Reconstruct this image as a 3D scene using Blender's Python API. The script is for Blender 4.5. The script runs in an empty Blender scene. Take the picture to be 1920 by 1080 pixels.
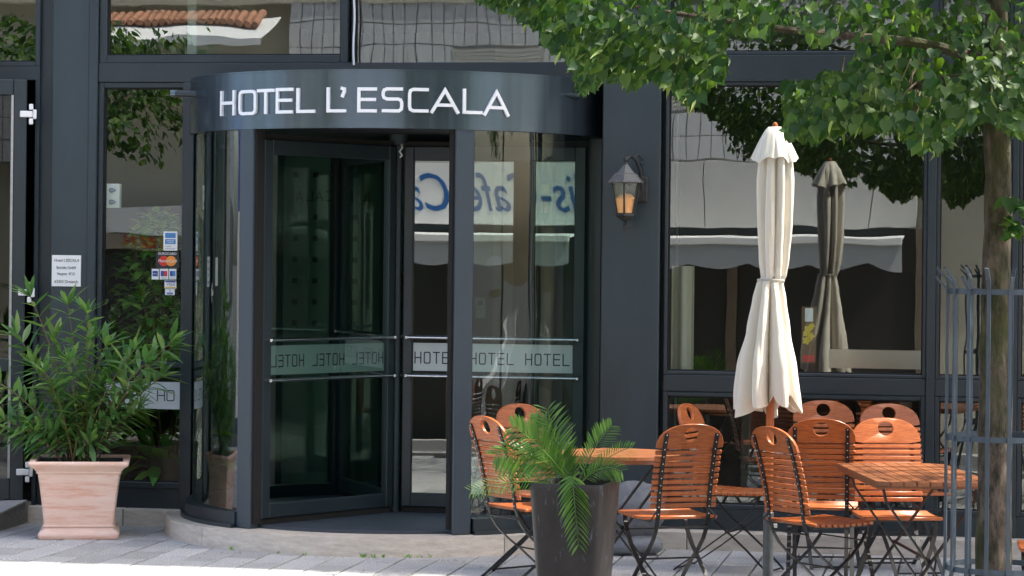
import bpy, bmesh, math, random
import numpy as np
from math import sin, cos, pi, radians, atan2, sqrt
from mathutils import Matrix, Vector, Euler
random.seed(7); rng = np.random.default_rng(7)
SC = bpy.context.scene
COL = SC.collection

# ------------------------------------------------------------------ camera, sky, sun, exposure
FPX = 5032.0; EYE = 1.75; DIST = 17.0; ROLL = radians(0.6)
cam_d = bpy.data.cameras.new('camera'); cam = bpy.data.objects.new('camera', cam_d); COL.objects.link(cam)
cam.location = (0, -DIST, EYE); cam.rotation_euler = (pi/2, -ROLL, 0)
cam_d.sensor_width = 36; cam_d.lens = FPX*36/1920; cam_d.shift_y = -63/1920
cam_d.clip_start = 0.1; cam_d.clip_end = 1500
SC.camera = cam
A = radians(10); C0 = Vector((-.72, -.15, 0))          # the hotel front is turned ten degrees from the view
HOTEL = Matrix.Translation(C0) @ Matrix.Rotation(-A, 4, 'Z')   # local x along the front, local -y out to the street
sun_local = Vector((.505, .120, .855)).normalized()
sun_dir = (HOTEL.to_3x3() @ sun_local).normalized()
w = bpy.data.worlds.new("World"); SC.world = w; w.use_nodes = True
nt = w.node_tree; nt.nodes.clear()
sky = nt.nodes.new('ShaderNodeTexSky'); sky.sky_type = 'NISHITA'; sky.sun_disc = False
sky.sun_elevation = math.asin(sun_dir.z); sky.sun_rotation = atan2(sun_dir.x, sun_dir.y)
sky.air_density = 1.0; sky.dust_density = 4.0; sky.ozone_density = 1.0
bg = nt.nodes.new('ShaderNodeBackground'); bg.inputs[1].default_value = .15
out = nt.nodes.new('ShaderNodeOutputWorld')
nt.links.new(sky.outputs[0], bg.inputs[0]); nt.links.new(bg.outputs[0], out.inputs[0])
sl = bpy.data.lights.new('sun', 'SUN'); sl.energy = 3.7; sl.angle = radians(.55); sl.color = (1, .95, .87)
so = bpy.data.objects.new('sun', sl); COL.objects.link(so)
so.rotation_euler = sun_dir.to_track_quat('Z', 'Y').to_euler()
so.location = (6, 4, 14)
SC.view_settings.view_transform = 'Standard'; SC.view_settings.look = 'None'
SC.view_settings.exposure = 1.8; SC.view_settings.gamma = 1
SC.view_settings.use_curve_mapping = False
SC.render.engine = 'CYCLES'
SC.cycles.use_denoising = True
SC.cycles.max_bounces = 10; SC.cycles.glossy_bounces = 5; SC.cycles.diffuse_bounces = 4
SC.cycles.transparent_max_bounces = 24; SC.cycles.transmission_bounces = 6

# ------------------------------------------------------------------ measuring helpers (photo pixel -> point on a real plane)
def ray(px, py):
    cx = (px-960)/FPX; cy = (477-py)/FPX
    return Vector((cx*cos(ROLL)-cy*sin(ROLL), 1, cx*sin(ROLL)+cy*cos(ROLL)))
HI = HOTEL.inverted()
def F(px, py, yl=0.0):
    o = HI @ Vector((0, -DIST, EYE)); d = HI.to_3x3() @ ray(px, py)
    t = (yl-o.y)/d.y
    return o.x+t*d.x, o.z+t*d.z
def FX(px, py, yl=0.0): return F(px, py, yl)[0]
def FZ(px, py, yl=0.0): return F(px, py, yl)[1]
def W(px, py, dist):
    return Vector((0, -DIST, EYE)) + ray(px, py)*dist

# ------------------------------------------------------------------ materials
MATS = {}
def mat(name, color, rough=.6, metal=0, spec=.5, noise=None, bump=None, coat=0, island=0, aniso=0):
    """noise=(scale, amount, stretch xyz); bump=(scale, strength, stretch)"""
    if name in MATS: return MATS[name]
    m = bpy.data.materials.new(name); m.use_nodes = True; n = m.node_tree.nodes; L = m.node_tree.links
    p = n['Principled BSDF']
    p.inputs['Base Color'].default_value = (*color, 1); p.inputs['Roughness'].default_value = rough
    p.inputs['Metallic'].default_value = metal; p.inputs['Specular IOR Level'].default_value = spec
    if coat: p.inputs['Coat Weight'].default_value = coat; p.inputs['Coat Roughness'].default_value = .12
    tc = n.new('ShaderNodeTexCoord')
    last = None
    if noise:
        mp = n.new('ShaderNodeMapping'); mp.inputs['Scale'].default_value = noise[2]
        L.new(tc.outputs['Object'], mp.inputs[0])
        tx = n.new('ShaderNodeTexNoise'); tx.inputs['Scale'].default_value = noise[0]; tx.inputs['Detail'].default_value = 8
        tx.inputs['Roughness'].default_value = .65
        L.new(mp.outputs[0], tx.inputs[0])
        r = n.new('ShaderNodeMapRange'); r.inputs[1].default_value = .3; r.inputs[2].default_value = .7
        r.inputs[3].default_value = 1-noise[1]; r.inputs[4].default_value = 1+noise[1]
        L.new(tx.outputs[0], r.inputs[0])
        mx = n.new('ShaderNodeVectorMath'); mx.operation = 'SCALE'; mx.inputs[0].default_value = color
        L.new(r.outputs[0], mx.inputs['Scale']); last = mx.outputs[0]
        rr = n.new('ShaderNodeMapRange'); rr.inputs[3].default_value = max(.02, rough-.12); rr.inputs[4].default_value = min(1, rough+.12)
        L.new(tx.outputs[0], rr.inputs[0]); L.new(rr.outputs[0], p.inputs['Roughness'])
    if island:
        g = n.new('ShaderNodeNewGeometry'); oi = n.new('ShaderNodeObjectInfo')
        ad = n.new('ShaderNodeMath'); ad.operation = 'ADD'
        L.new(g.outputs['Random Per Island'], ad.inputs[0]); L.new(oi.outputs['Random'], ad.inputs[1])
        fr = n.new('ShaderNodeMath'); fr.operation = 'FRACT'; L.new(ad.outputs[0], fr.inputs[0])
        r2 = n.new('ShaderNodeMapRange'); r2.inputs[3].default_value = 1-island; r2.inputs[4].default_value = 1+island
        L.new(fr.outputs[0], r2.inputs[0])
        m2 = n.new('ShaderNodeVectorMath'); m2.operation = 'SCALE'; m2.inputs[0].default_value = color
        if last: L.new(last, m2.inputs[0])
        L.new(r2.outputs[0], m2.inputs['Scale']); last = m2.outputs[0]
    if last: L.new(last, p.inputs['Base Color'])
    if bump:
        mp = n.new('ShaderNodeMapping'); mp.inputs['Scale'].default_value = bump[2]
        L.new(tc.outputs['Object'], mp.inputs[0])
        tb = n.new('ShaderNodeTexNoise'); tb.inputs['Scale'].default_value = bump[0]; tb.inputs['Detail'].default_value = 6
        L.new(mp.outputs[0], tb.inputs[0])
        b = n.new('ShaderNodeBump'); b.inputs['Strength'].default_value = bump[1]; b.inputs['Distance'].default_value = .01
        L.new(tb.outputs[0], b.inputs['Height']); L.new(b.outputs[0], p.inputs['Normal'])
    MATS[name] = m
    return m
def two_tone(name, c1, c2, scale, lo, hi, stretch=(1,1,1), rough=.7, bump=.2, kind='noise', spec=.4, extra=None):
    """two colours mixed by a thresholded noise (speckle, stain, grain); extra=(c3, scale, lo, hi, stretch)"""
    m = bpy.data.materials.new(name); m.use_nodes = True; n = m.node_tree.nodes; L = m.node_tree.links
    p = n['Principled BSDF']; p.inputs['Roughness'].default_value = rough; p.inputs['Specular IOR Level'].default_value = spec
    tc = n.new('ShaderNodeTexCoord')
    def layer(scale, lo, hi, stretch, kind='noise'):
        mp = n.new('ShaderNodeMapping'); mp.inputs['Scale'].default_value = stretch; L.new(tc.outputs['Object'], mp.inputs[0])
        if kind == 'voronoi':
            t = n.new('ShaderNodeTexVoronoi'); t.inputs['Scale'].default_value = scale; o_ = t.outputs['Distance']
        else:
            t = n.new('ShaderNodeTexNoise'); t.inputs['Scale'].default_value = scale; t.inputs['Detail'].default_value = 9
            t.inputs['Roughness'].default_value = .7; o_ = t.outputs[0]
        L.new(mp.outputs[0], t.inputs[0])
        r = n.new('ShaderNodeMapRange'); r.inputs[1].default_value = lo; r.inputs[2].default_value = hi; L.new(o_, r.inputs[0])
        return r.outputs[0]
    f = layer(scale, lo, hi, stretch, kind)
    mx = n.new('ShaderNodeMix'); mx.data_type = 'RGBA'; mx.inputs[6].default_value = (*c1, 1); mx.inputs[7].default_value = (*c2, 1)
    L.new(f, mx.inputs[0]); col = mx.outputs[2]
    if extra:
        g = layer(extra[1], extra[2], extra[3], extra[4])
        m2 = n.new('ShaderNodeMix'); m2.data_type = 'RGBA'; L.new(col, m2.inputs[6]); m2.inputs[7].default_value = (*extra[0], 1)
        L.new(g, m2.inputs[0]); col = m2.outputs[2]
    oi = n.new('ShaderNodeObjectInfo'); ge = n.new('ShaderNodeNewGeometry')
    ad = n.new('ShaderNodeMath'); ad.operation = 'ADD'; L.new(oi.outputs['Random'], ad.inputs[0]); L.new(ge.outputs['Random Per Island'], ad.inputs[1])
    fr = n.new('ShaderNodeMath'); fr.operation = 'FRACT'; L.new(ad.outputs[0], fr.inputs[0])
    r = n.new('ShaderNodeMapRange'); r.inputs[3].default_value = .78; r.inputs[4].default_value = 1.16; L.new(fr.outputs[0], r.inputs[0])
    sc = n.new('ShaderNodeVectorMath'); sc.operation = 'SCALE'; L.new(col, sc.inputs[0]); L.new(r.outputs[0], sc.inputs['Scale'])
    L.new(sc.outputs[0], p.inputs['Base Color'])
    if bump:
        b = n.new('ShaderNodeBump'); b.inputs['Strength'].default_value = bump; b.inputs['Distance'].default_value = .004
        L.new(f, b.inputs['Height']); L.new(b.outputs[0], p.inputs['Normal'])
    MATS[name] = m
    return m
def glass(name, tint, refl, rough=0.0, wave=0.0, edge=1.0):
    """a pane: part clear tinted view through, part mirror, the mirror part growing at grazing angles"""
    m = bpy.data.materials.new(name); m.use_nodes = True; n = m.node_tree.nodes; L = m.node_tree.links
    n.clear(); o = n.new('ShaderNodeOutputMaterial')
    t = n.new('ShaderNodeBsdfTransparent'); t.inputs[0].default_value = (*tint, 1)
    g = n.new('ShaderNodeBsdfGlossy'); g.inputs['Roughness'].default_value = rough; g.inputs[0].default_value = (.95, 1, .97, 1)
    lf = n.new('ShaderNodeLayerWeight'); lf.inputs[0].default_value = .5
    lw = n.new('ShaderNodeMath'); lw.operation = 'POWER'; lw.inputs[1].default_value = 4.0; L.new(lf.outputs['Facing'], lw.inputs[0])
    ma = n.new('ShaderNodeMapRange')
    ma.inputs[3].default_value = refl; ma.inputs[4].default_value = edge
    L.new(lw.outputs[0], ma.inputs[0])
    mx = n.new('ShaderNodeMixShader'); L.new(ma.outputs[0], mx.inputs[0]); L.new(t.outputs[0], mx.inputs[1]); L.new(g.outputs[0], mx.inputs[2])
    if wave:
        tc = n.new('ShaderNodeTexCoord'); nz = n.new('ShaderNodeTexNoise'); nz.inputs['Scale'].default_value = 2.2; nz.inputs['Detail'].default_value = 1
        L.new(tc.outputs['Object'], nz.inputs[0])
        b = n.new('ShaderNodeBump'); b.inputs['Strength'].default_value = wave; b.inputs['Distance'].default_value = .01
        L.new(nz.outputs[0], b.inputs['Height']); L.new(b.outputs[0], g.inputs['Normal'])
    L.new(mx.outputs[0], o.inputs[0]); MATS[name] = m
    return m
def leafmat(name, c, c2, trans=.45, gloss=.35):
    m = bpy.data.materials.new(name); m.use_nodes = True; n = m.node_tree.nodes; L = m.node_tree.links
    p = n['Principled BSDF']; o = n['Material Output']
    g = n.new('ShaderNodeNewGeometry'); oi = n.new('ShaderNodeObjectInfo')
    ad = n.new('ShaderNodeMath'); ad.operation = 'ADD'; L.new(g.outputs['Random Per Island'], ad.inputs[0]); L.new(oi.outputs['Random'], ad.inputs[1])
    fr = n.new('ShaderNodeMath'); fr.operation = 'FRACT'; L.new(ad.outputs[0], fr.inputs[0])
    pw = n.new('ShaderNodeMath'); pw.operation = 'POWER'; pw.inputs[1].default_value = 2.2; L.new(fr.outputs[0], pw.inputs[0])
    mx = n.new('ShaderNodeMix'); mx.data_type = 'RGBA'; mx.inputs[6].default_value = (*c, 1); mx.inputs[7].default_value = (*c2, 1)
    L.new(pw.outputs[0], mx.inputs[0])
    L.new(mx.outputs[2], p.inputs['Base Color']); p.inputs['Roughness'].default_value = gloss; p.inputs['Specular IOR Level'].default_value = .45
    tr = n.new('ShaderNodeBsdfTranslucent')
    sc = n.new('ShaderNodeVectorMath'); sc.operation = 'MULTIPLY'; sc.inputs[1].default_value = (1.5, 1.7, .5); L.new(mx.outputs[2], sc.inputs[0])
    L.new(sc.outputs[0], tr.inputs[0])
    ms = n.new('ShaderNodeMixShader'); ms.inputs[0].default_value = trans
    L.new(p.outputs[0], ms.inputs[1]); L.new(tr.outputs[0], ms.inputs[2]); L.new(ms.outputs[0], o.inputs[0])
    MATS[name] = m
    return m

M_ANTH = mat('anthracite_paint', (.022, .036, .043), .38, 0, .5, (2.6, .26, (1, 1, .22)), (60, .03, (1, 1, 1)))
M_FRAME = mat('frame_paint', (.018, .028, .034), .36, 0, .5, (3, .12, (1, 1, .3)))
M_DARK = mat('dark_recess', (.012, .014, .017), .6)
M_RUB = mat('rubber_brush', (.012, .010, .009), .9)
M_CANOPY = mat('canopy_metal', (.115, .15, .185), .22, .85, .5, (22, .16, (1, 1, .015)))  # vertical colour streaks: brushed look, standing in for mirrored light bands
M_STEEL = mat('brushed_steel', (.62, .63, .64), .25, 1, .5)
M_LETTER = mat('letter_metal', (.86, .87, .88), .35, .15, .6)
M_WHITE = mat('white_plastic', (.78, .78, .76), .45)
M_INK = mat('black_ink', (.02, .02, .022), .6)
M_GLASS = glass('window_glass', (.80, .86, .82), .15, 0, .07)
M_GLASSW = glass('door_glass', (.50, .62, .56), .17, 0, .02)
M_GLASSC = glass('curved_glass', (.80, .92, .86), .085, 0, .30, .75)
M_GLASSL = glass('lantern_glass', (.95, .85, .65), .05)
M_GLASSD = glass('curved_glass_deep', (.62, .76, .68), .20, 0, .18, .9)
M_GLASSLEAF = glass('leaf_glass', (.42, .50, .45), .05)
M_FROST = mat('frosted_film', (.50, .53, .53), .5, 0, .4)
M_TRAV = two_tone('travertine', (.50, .43, .35), (.68, .60, .51), 9, .35, .65, (1, 1, 4), .65, .25, extra=((.20, .17, .14), 55, .64, .70, (1, 1, 2.2)))
M_TRAVJ = mat('stone_joint', (.14, .12, .10), .9)
M_PAVER = two_tone('granite_paver', (.29, .29, .285), (.53, .52, .50), 75, .44, .60, (1, 1, 1), .75, .25, extra=((.30, .29, .28), 2.6, .56, .78, (1, 1, 1)))
M_SAND = mat('joint_sand', (.030, .028, .024), .95, noise=(40, .4, (1, 1, 1)))
M_ASPH = mat('asphalt', (.085, .085, .088), .85, noise=(90, .3, (1, 1, 1)), bump=(200, .3, (1, 1, 1)))
M_KERB = mat('kerb_stone', (.36, .35, .33), .8, noise=(30, .15, (1, 1, 1)))
M_WOOD = two_tone('oiled_teak', (.24, .058, .015), (.50, .138, .032), 16, .35, .65, (1, 9, 9), .33, .12, spec=.5)
M_WOODT = two_tone('oiled_teak_table', (.20, .065, .024), (.33, .125, .05), 16, .35, .65, (9, 1, 9), .36, .12, spec=.5)
M_POLE = two_tone('pole_wood', (.33, .085, .025), (.46, .15, .045), 14, .35, .65, (8, 8, .6), .4, .1)
M_IRON = mat('black_steel', (.016, .016, .017), .42, .3, .5)
M_RIVET = mat('rivet_metal', (.75, .74, .72), .3, .9)
M_GALV = mat('galvanised', (.10, .11, .115), .5, .5, .5, (18, .3, (1, 1, 1)))
M_GUARD = mat('guard_paint', (.060, .080, .100), .5, .2, .5, (10, .15, (1, 1, 1)))
M_CLOTH = mat('umbrella_cloth', (.72, .67, .57), .9, 0, .2, (6, .05, (1, 1, .3)), (90, .06, (1, 1, 1)))
M_TERRA = two_tone('terracotta', (.70, .45, .34), (.80, .60, .50), 3.4, .3, .7, (1, 1, 4), .85, .2, extra=((.62, .24, .14), 3.0, .50, .72, (.6, .6, 6)))
M_SOIL = mat('soil', (.035, .025, .018), .95, noise=(30, .4, (1, 1, 1)), bump=(60, .8, (1, 1, 1)))
M_GLAZE = two_tone('brown_glaze', (.030, .024, .021), (.062, .052, .045), 5, .35, .7, (1, 1, .4), .40, .08, spec=.4, extra=((.16, .17, .21), 38, .60, .68, (1, 1, .25)))
M_ROCK = two_tone('grey_rock', (.12, .125, .135), (.24, .25, .27), 6, .3, .7, (1, 1, 1), .85, .6)
M_BARK = two_tone('bark', (.022, .019, .010), (.14, .105, .078), 26, .40, .60, (1, 1, .30), .9, 1.0, extra=((.050, .055, .014), 4, .45, .62, (1, 1, .4)))
M_LEAF = leafmat('linden_leaf', (.022, .066, .018), (.10, .17, .030), .40, .52)
M_OLE = leafmat('oleander_leaf', (.085, .20, .065), (.25, .37, .12), .3, .34)
M_PALM = leafmat('palm_leaf', (.085, .20, .035), (.21, .36, .06), .3, .36)
M_INDOOR = leafmat('indoor_leaf', (.07, .22, .035), (.34, .55, .08), .35, .35)
M_STEM = mat('stem', (.16, .12, .05), .8)
M_TILE = mat('white_tile', (.62, .63, .64), .35, island=.05)
M_GROUT = mat('grout', (.30, .30, .29), .9)
M_PLAST = mat('pale_plaster', (.56, .55, .52), .85, noise=(3, .06, (1, 1, .4)))
M_BEIGE = mat('beige_plaster', (.52, .49, .39), .85, noise=(2, .08, (1, 1, 1)))
M_SHUT = mat('roller_shutter', (.50, .50, .46), .6)
M_AWN = mat('white_awning', (.78, .79, .80), .8)
M_BLUE = mat('blue_lettering', (.02, .11, .34), .5)
M_BROWN = mat('brown_board', (.16, .12, .085), .6, noise=(5, .2, (1, 1, 4)))
M_RED = mat('red_lettering', (.38, .05, .02), .5)
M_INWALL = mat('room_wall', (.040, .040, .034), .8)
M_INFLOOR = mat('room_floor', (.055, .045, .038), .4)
M_CURT = mat('curtain', (.50, .47, .36), .9)

# ------------------------------------------------------------------ mesh helpers
class MB:
    def __init__(s): s.v = []; s.f = []
    def add(s, vs, fs):
        b = len(s.v); s.v += [tuple(v) for v in vs]; s.f += [tuple(i+b for i in q) for q in fs]; return s
    def box(s, x0, x1, y0, y1, z0, z1, M=None):
        vs = [Vector((x, y, z)) for z in (z0, z1) for y in (y0, y1) for x in (x0, x1)]
        if M: vs = [M @ v for v in vs]
        return s.add(vs, [(0,2,3,1),(4,5,7,6),(0,1,5,4),(2,6,7,3),(0,4,6,2),(1,3,7,5)])
    def cbox(s, x0, x1, y0, y1, z0, z1, c=.003, M=None):
        """box with chamfered edges"""
        vs = []; 
        for sx, X in ((-1, x0), (1, x1)):
            for sy, Y in ((-1, y0), (1, y1)):
                for sz, Z in ((-1, z0), (1, z1)):
                    vs += [Vector((X, Y-sy*c, Z-sz*c)), Vector((X-sx*c, Y, Z-sz*c)), Vector((X-sx*c, Y-sy*c, Z))]
        def idx(ix, iy, iz, k): return ((ix*2+iy)*2+iz)*3+k
        fs = []
        fs += [(idx(0,0,0,0), idx(0,0,1,0), idx(0,1,1,0), idx(0,1,0,0)), (idx(1,0,0,0), idx(1,1,0,0), idx(1,1,1,0), idx(1,0,1,0))]
        fs += [(idx(0,0,0,1), idx(1,0,0,1), idx(1,0,1,1), idx(0,0,1,1)), (idx(0,1,0,1), idx(0,1,1,1), idx(1,1,1,1), idx(1,1,0,1))]
        fs += [(idx(0,0,0,2), idx(0,1,0,2), idx(1,1,0,2), idx(1,0,0,2)), (idx(0,0,1,2), idx(1,0,1,2), idx(1,1,1,2), idx(0,1,1,2))]
        for a in (0, 1):
            for b in (0, 1):
                fs += [(idx(a,b,0,0), idx(a,b,1,0), idx(a,b,1,1), idx(a,b,0,1))]
                fs += [(idx(a,0,b,0), idx(a,1,b,0), idx(a,1,b,2), idx(a,0,b,2))]
                fs += [(idx(0,a,b,1), idx(1,a,b,1), idx(1,a,b,2), idx(0,a,b,2))]
                for c_ in (0, 1): fs += [(idx(a,b,c_,0), idx(a,b,c_,1), idx(a,b,c_,2))]
        if M: vs = [M @ v for v in vs]
        return s.add(vs, fs)
    def tube(s, pts, r, n=8, cap=True, flat=None, up=None):
        """sweep a circle (or flat=(w,t) rectangle) along pts; r number or list"""
        pts = [Vector(p) for p in pts]; k = len(pts)
        rr = r if isinstance(r, (list, tuple)) else [r]*k
        rings = []; prev = None
        for i, p in enumerate(pts):
            t = (pts[min(i+1, k-1)]-pts[max(i-1, 0)]).normalized()
            ref = Vector(up) if up else (prev if prev else (Vector((0, 0, 1)) if abs(t.z) < .9 else Vector((1, 0, 0))))
            a = ref - t*ref.dot(t)
            if a.length < 1e-6: a = Vector((0, 1, 0)) - t*t.y
            a.normalize(); b = t.cross(a).normalized(); prev = a
            if flat:
                ww, th = flat
                rings.append([p + a*sa*th/2 + b*sb*ww/2 for sa, sb in ((-1,-1),(-1,1),(1,1),(1,-1))])
            else:
                rings.append([p + (a*cos(2*pi*j/n) + b*sin(2*pi*j/n))*rr[i] for j in range(n)])
        m = len(rings[0]); fs = []
        for i in range(k-1):
            for j in range(m):
                fs.append((i*m+j, i*m+(j+1) % m, (i+1)*m+(j+1) % m, (i+1)*m+j))
        if cap: fs += [tuple(range(m))[::-1], tuple(range((k-1)*m, k*m))]
        return s.add([v for R in rings for v in R], fs)
    def lathe(s, prof, n=24, c=(0, 0), a0=0, a1=2*pi):
        """prof [(r,z)]"""
        full = abs(a1-a0-2*pi) < 1e-6; m = n if full else n+1
        vs = [(c[0]+r*cos(a0+(a1-a0)*j/n), c[1]+r*sin(a0+(a1-a0)*j/n), z) for r, z in prof for j in range(m)]
        fs = []
        for i in range(len(prof)-1):
            for j in range(n):
                j2 = (j+1) % m
                fs.append((i*m+j, i*m+j2, (i+1)*m+j2, (i+1)*m+j))
        return s.add(vs, fs)
    def prism(s, poly, z0, z1, M=None):
        n = len(poly)
        vs = [Vector((x, y, z0)) for x, y in poly] + [Vector((x, y, z1)) for x, y in poly]
        if M: vs = [M @ v for v in vs]
        return s.add(vs, [tuple(range(n))[::-1], tuple(range(n, 2*n))] + [(i, (i+1) % n, n+(i+1) % n, n+i) for i in range(n)])
    def mesh(s, name, m, smooth=False):
        me = bpy.data.meshes.new(name); me.from_pydata(s.v, [], s.f); me.update()
        bm = bmesh.new(); bm.from_mesh(me); bmesh.ops.recalc_face_normals(bm, faces=bm.faces); bm.to_mesh(me); bm.free()
        if m: me.materials.append(m)
        if smooth:
            me.polygons.foreach_set('use_smooth', [True]*len(me.polygons)); me.set_sharp_from_angle(angle=radians(38))
        return me
    def build(s, name, m, parent=None, smooth=False, M=None):
        o = bpy.data.objects.new(name, s.mesh(name, m, smooth)); COL.objects.link(o)
        if parent: o.parent = parent
        if M: o.matrix_local = M
        return o
def link(name, me, parent=None, M=None):
    o = bpy.data.objects.new(name, me); COL.objects.link(o)
    if parent: o.parent = parent
    if M is not None: o.matrix_local = M
    return o
def thing(name, label, cat, M=None, group=None):
    o = bpy.data.objects.new(name, None); o.empty_display_size = .1; COL.objects.link(o)
    o['label'] = label; o['category'] = cat
    if group: o['group'] = group
    if M is not None: o.matrix_world = M
    return o
def tag(o, label, cat, group=None):
    o['label'] = label; o['category'] = cat
    if group: o['group'] = group
    return o
def TR(x, y, z=0, rz=0): return Matrix.Translation((x, y, z)) @ Matrix.Rotation(rz, 4, 'Z')
def arc_box(mb, r0, r1, a0, a1, z0, z1, n=24):
    """ring sector; angle measured from local -y towards +x"""
    vs = []
    for i in range(n+1):
        a = a0+(a1-a0)*i/n
        for r, z in ((r0, z0), (r1, z0), (r1, z1), (r0, z1)): vs.append((r*sin(a), -r*cos(a), z))
    fs = []
    for i in range(n):
        for j in range(4): fs.append((i*4+j, i*4+(j+1) % 4, (i+1)*4+(j+1) % 4, (i+1)*4+j))
    fs += [(0, 1, 2, 3), tuple(n*4+j for j in (3, 2, 1, 0))]
    mb.add(vs, fs)

# stroke lettering: squared grotesque capitals, drawn as ribbons and given depth
GL = {
 'H': [[(0,0),(0,1)],[(1,0),(1,1)],[(0,.5),(1,.5)]],
 'O': [[(.16,0),(.84,0),(.97,.06),(1,.2),(1,.8),(.97,.94),(.84,1),(.16,1),(.03,.94),(0,.8),(0,.2),(.03,.06),(.16,0)]],
 'T': [[(0,1),(1,1)],[(.5,0),(.5,1)]],
 'E': [[(1,0),(0,0),(0,1),(1,1)],[(0,.52),(.94,.52)]],
 'L': [[(0,1),(0,0),(1,0)]],
 "'": [[(0,1),(.5,.98),(.55,.85),(.1,.68)]],
 'S': [[(.02,0),(.85,0),(.98,.08),(1,.22),(1,.38),(.94,.5),(.8,.54),(.2,.54),(.05,.6),(0,.7),(0,.84),(.05,.95),(.2,1),(.98,1)]],
 'C': [[(1,0),(.2,0),(.05,.06),(0,.2),(0,.8),(.05,.94),(.2,1),(1,1)]],
 'A': [[(-.02,0),(.5,.97),(1.02,0)],[(.20,.30),(.80,.30)]],
 'R': [[(0,0),(0,1),(.85,1),(1,.9),(1,.6),(.85,.5),(0,.5)],[(.5,.5),(1,0)]],
 'N': [[(0,0),(0,1),(1,0),(1,1)]],
}
def glyph(mb, ch, x0, x1, z0, z1, sw, place, depth, fine=True):
    """place(s, z, d) -> point"""
    for pl in GL[ch]:
        P = [Vector((x0+(x1-x0)*a, z0+(z1-z0)*b)) for a, b in pl]
        closed = (P[0]-P[-1]).length < 1e-6
        if not closed:   # square ends
            d = (P[1]-P[0]).normalized(); P[0] = P[0]-d*sw*.5
            d = (P[-1]-P[-2]).normalized(); P[-1] = P[-1]+d*sw*.5
        if fine:
            Q = [P[0]]
            for a, b in zip(P, P[1:]):
                m = max(1, int(abs(b.x-a.x)/.03))
                for i in range(1, m+1): Q.append(a+(b-a)*i/m)
            P = Q
        n = len(P); Lp, Rp = [], []
        for i in range(n):
            if closed: a, b, c = P[(i-1) if i else n-2], P[i], P[(i+1) if i < n-1 else 1]
            else: a, b, c = P[max(i-1, 0)], P[i], P[min(i+1, n-1)]
            d1 = (b-a) if (b-a).length > 1e-9 else (c-b); d2 = (c-b) if (c-b).length > 1e-9 else (b-a)
            d1 = d1.normalized(); d2 = d2.normalized()
            nn = Vector((-(d1+d2).y, (d1+d2).x))
            if nn.length < 1e-6: nn = Vector((-d1.y, d1.x))
            nn.normalize(); k = 1/max(.5, nn.dot(Vector((-d1.y, d1.x))))
            Lp.append(b+nn*sw*.5*k); Rp.append(b-nn*sw*.5*k)
        vs = []
        for i in range(n):
            for q, dd in ((Lp[i], 0), (Lp[i], depth), (Rp[i], depth), (Rp[i], 0)): vs.append(place(q.x, q.y, dd))
        fs = []
        for i in range(n-1):
            for j in range(4): fs.append((i*4+j, i*4+(j+1) % 4, (i+1)*4+(j+1) % 4, (i+1)*4+j))
        if not closed: fs += [(0, 1, 2, 3), tuple((n-1)*4+j for j in (3, 2, 1, 0))]
        mb.add(vs, fs)
def word(mb, text, x0, x1, z0, z1, sw, place, depth=.002):
    n = len(text); widths = [.55 if c == "'" else (.35 if c == ' ' else 1) for c in text]
    gap = .32; tot = sum(widths)+gap*(n-1); u = (x1-x0)/tot; x = x0
    for c, wd in zip(text, widths):
        if c != ' ': glyph(mb, c, x+sw*.5, x+u*wd-sw*.5, z0+sw*.5, z1-sw*.5, sw, place, depth, False)
        x += u*(wd+gap)
def text_obj(name, s, size, m, parent, M, width=None, shear=0, ext=.001, align='CENTER'):
    cu = bpy.data.curves.new(name, 'FONT'); cu.body = s; cu.size = size; cu.shear = shear; cu.extrude = ext
    cu.align_x = align; cu.align_y = 'CENTER'; cu.resolution_u = 3
    t = bpy.data.objects.new(name, cu); COL.objects.link(t)
    bpy.context.view_layer.update()
    me = bpy.data.meshes.new_from_object(t.evaluated_get(bpy.context.evaluated_depsgraph_get()))
    COL.objects.unlink(t); bpy.data.objects.remove(t)
    me.materials.clear(); me.materials.append(m)
    if width:
        xs = [v.co.x for v in me.vertices]; k = width/(max(xs)-min(xs))
        for v in me.vertices: v.co.x *= k
    return link(name, me, parent, M)
FRONT = Matrix(((1,0,0,0),(0,0,-1,0),(0,1,0,0),(0,0,0,1)))     # text plane facing local -y
BACK = Matrix(((-1,0,0,0),(0,0,1,0),(0,1,0,0),(0,0,0,1)))      # text plane facing local +y

# ------------------------------------------------------------------ ground, road, pavement
def struct(o): o['kind'] = 'structure'; return o
YF, YR = 0.0, -.35                   # left front plane and right front plane of the hotel
def gz(y):                            # ground height in hotel coordinates (street falls away from the hotel)
    if y > -6.5: return 0
    if y < -18.5: return -.8
    return -.8*(-6.5-y)/12
mb = MB(); ys = [300, 6, -6.5, -8, -10, -12, -14, -16, -18.5, -30, -300]
for a, b in zip(ys, ys[1:]):
    mb.add([(-300, a, gz(a)-.03), (300, a, gz(a)-.03), (300, b, gz(b)-.03), (-300, b, gz(b)-.03)], [(0, 1, 2, 3)])
g = struct(mb.build('ground', M_SAND)); g.matrix_world = HOTEL
pav = struct(MB().box(-9, 9, -6.4, .3, -.06, -.028).build('pavement', M_SAND)); pav.matrix_world = HOTEL
PW, PL = .2, .4
pme = MB().cbox(-PW/2+.0058, PW/2-.0058, -PL/2+.0025, PL/2-.0025, -.05, 0, .004).mesh('paver', M_PAVER)
rest = MB(); single = []
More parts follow.
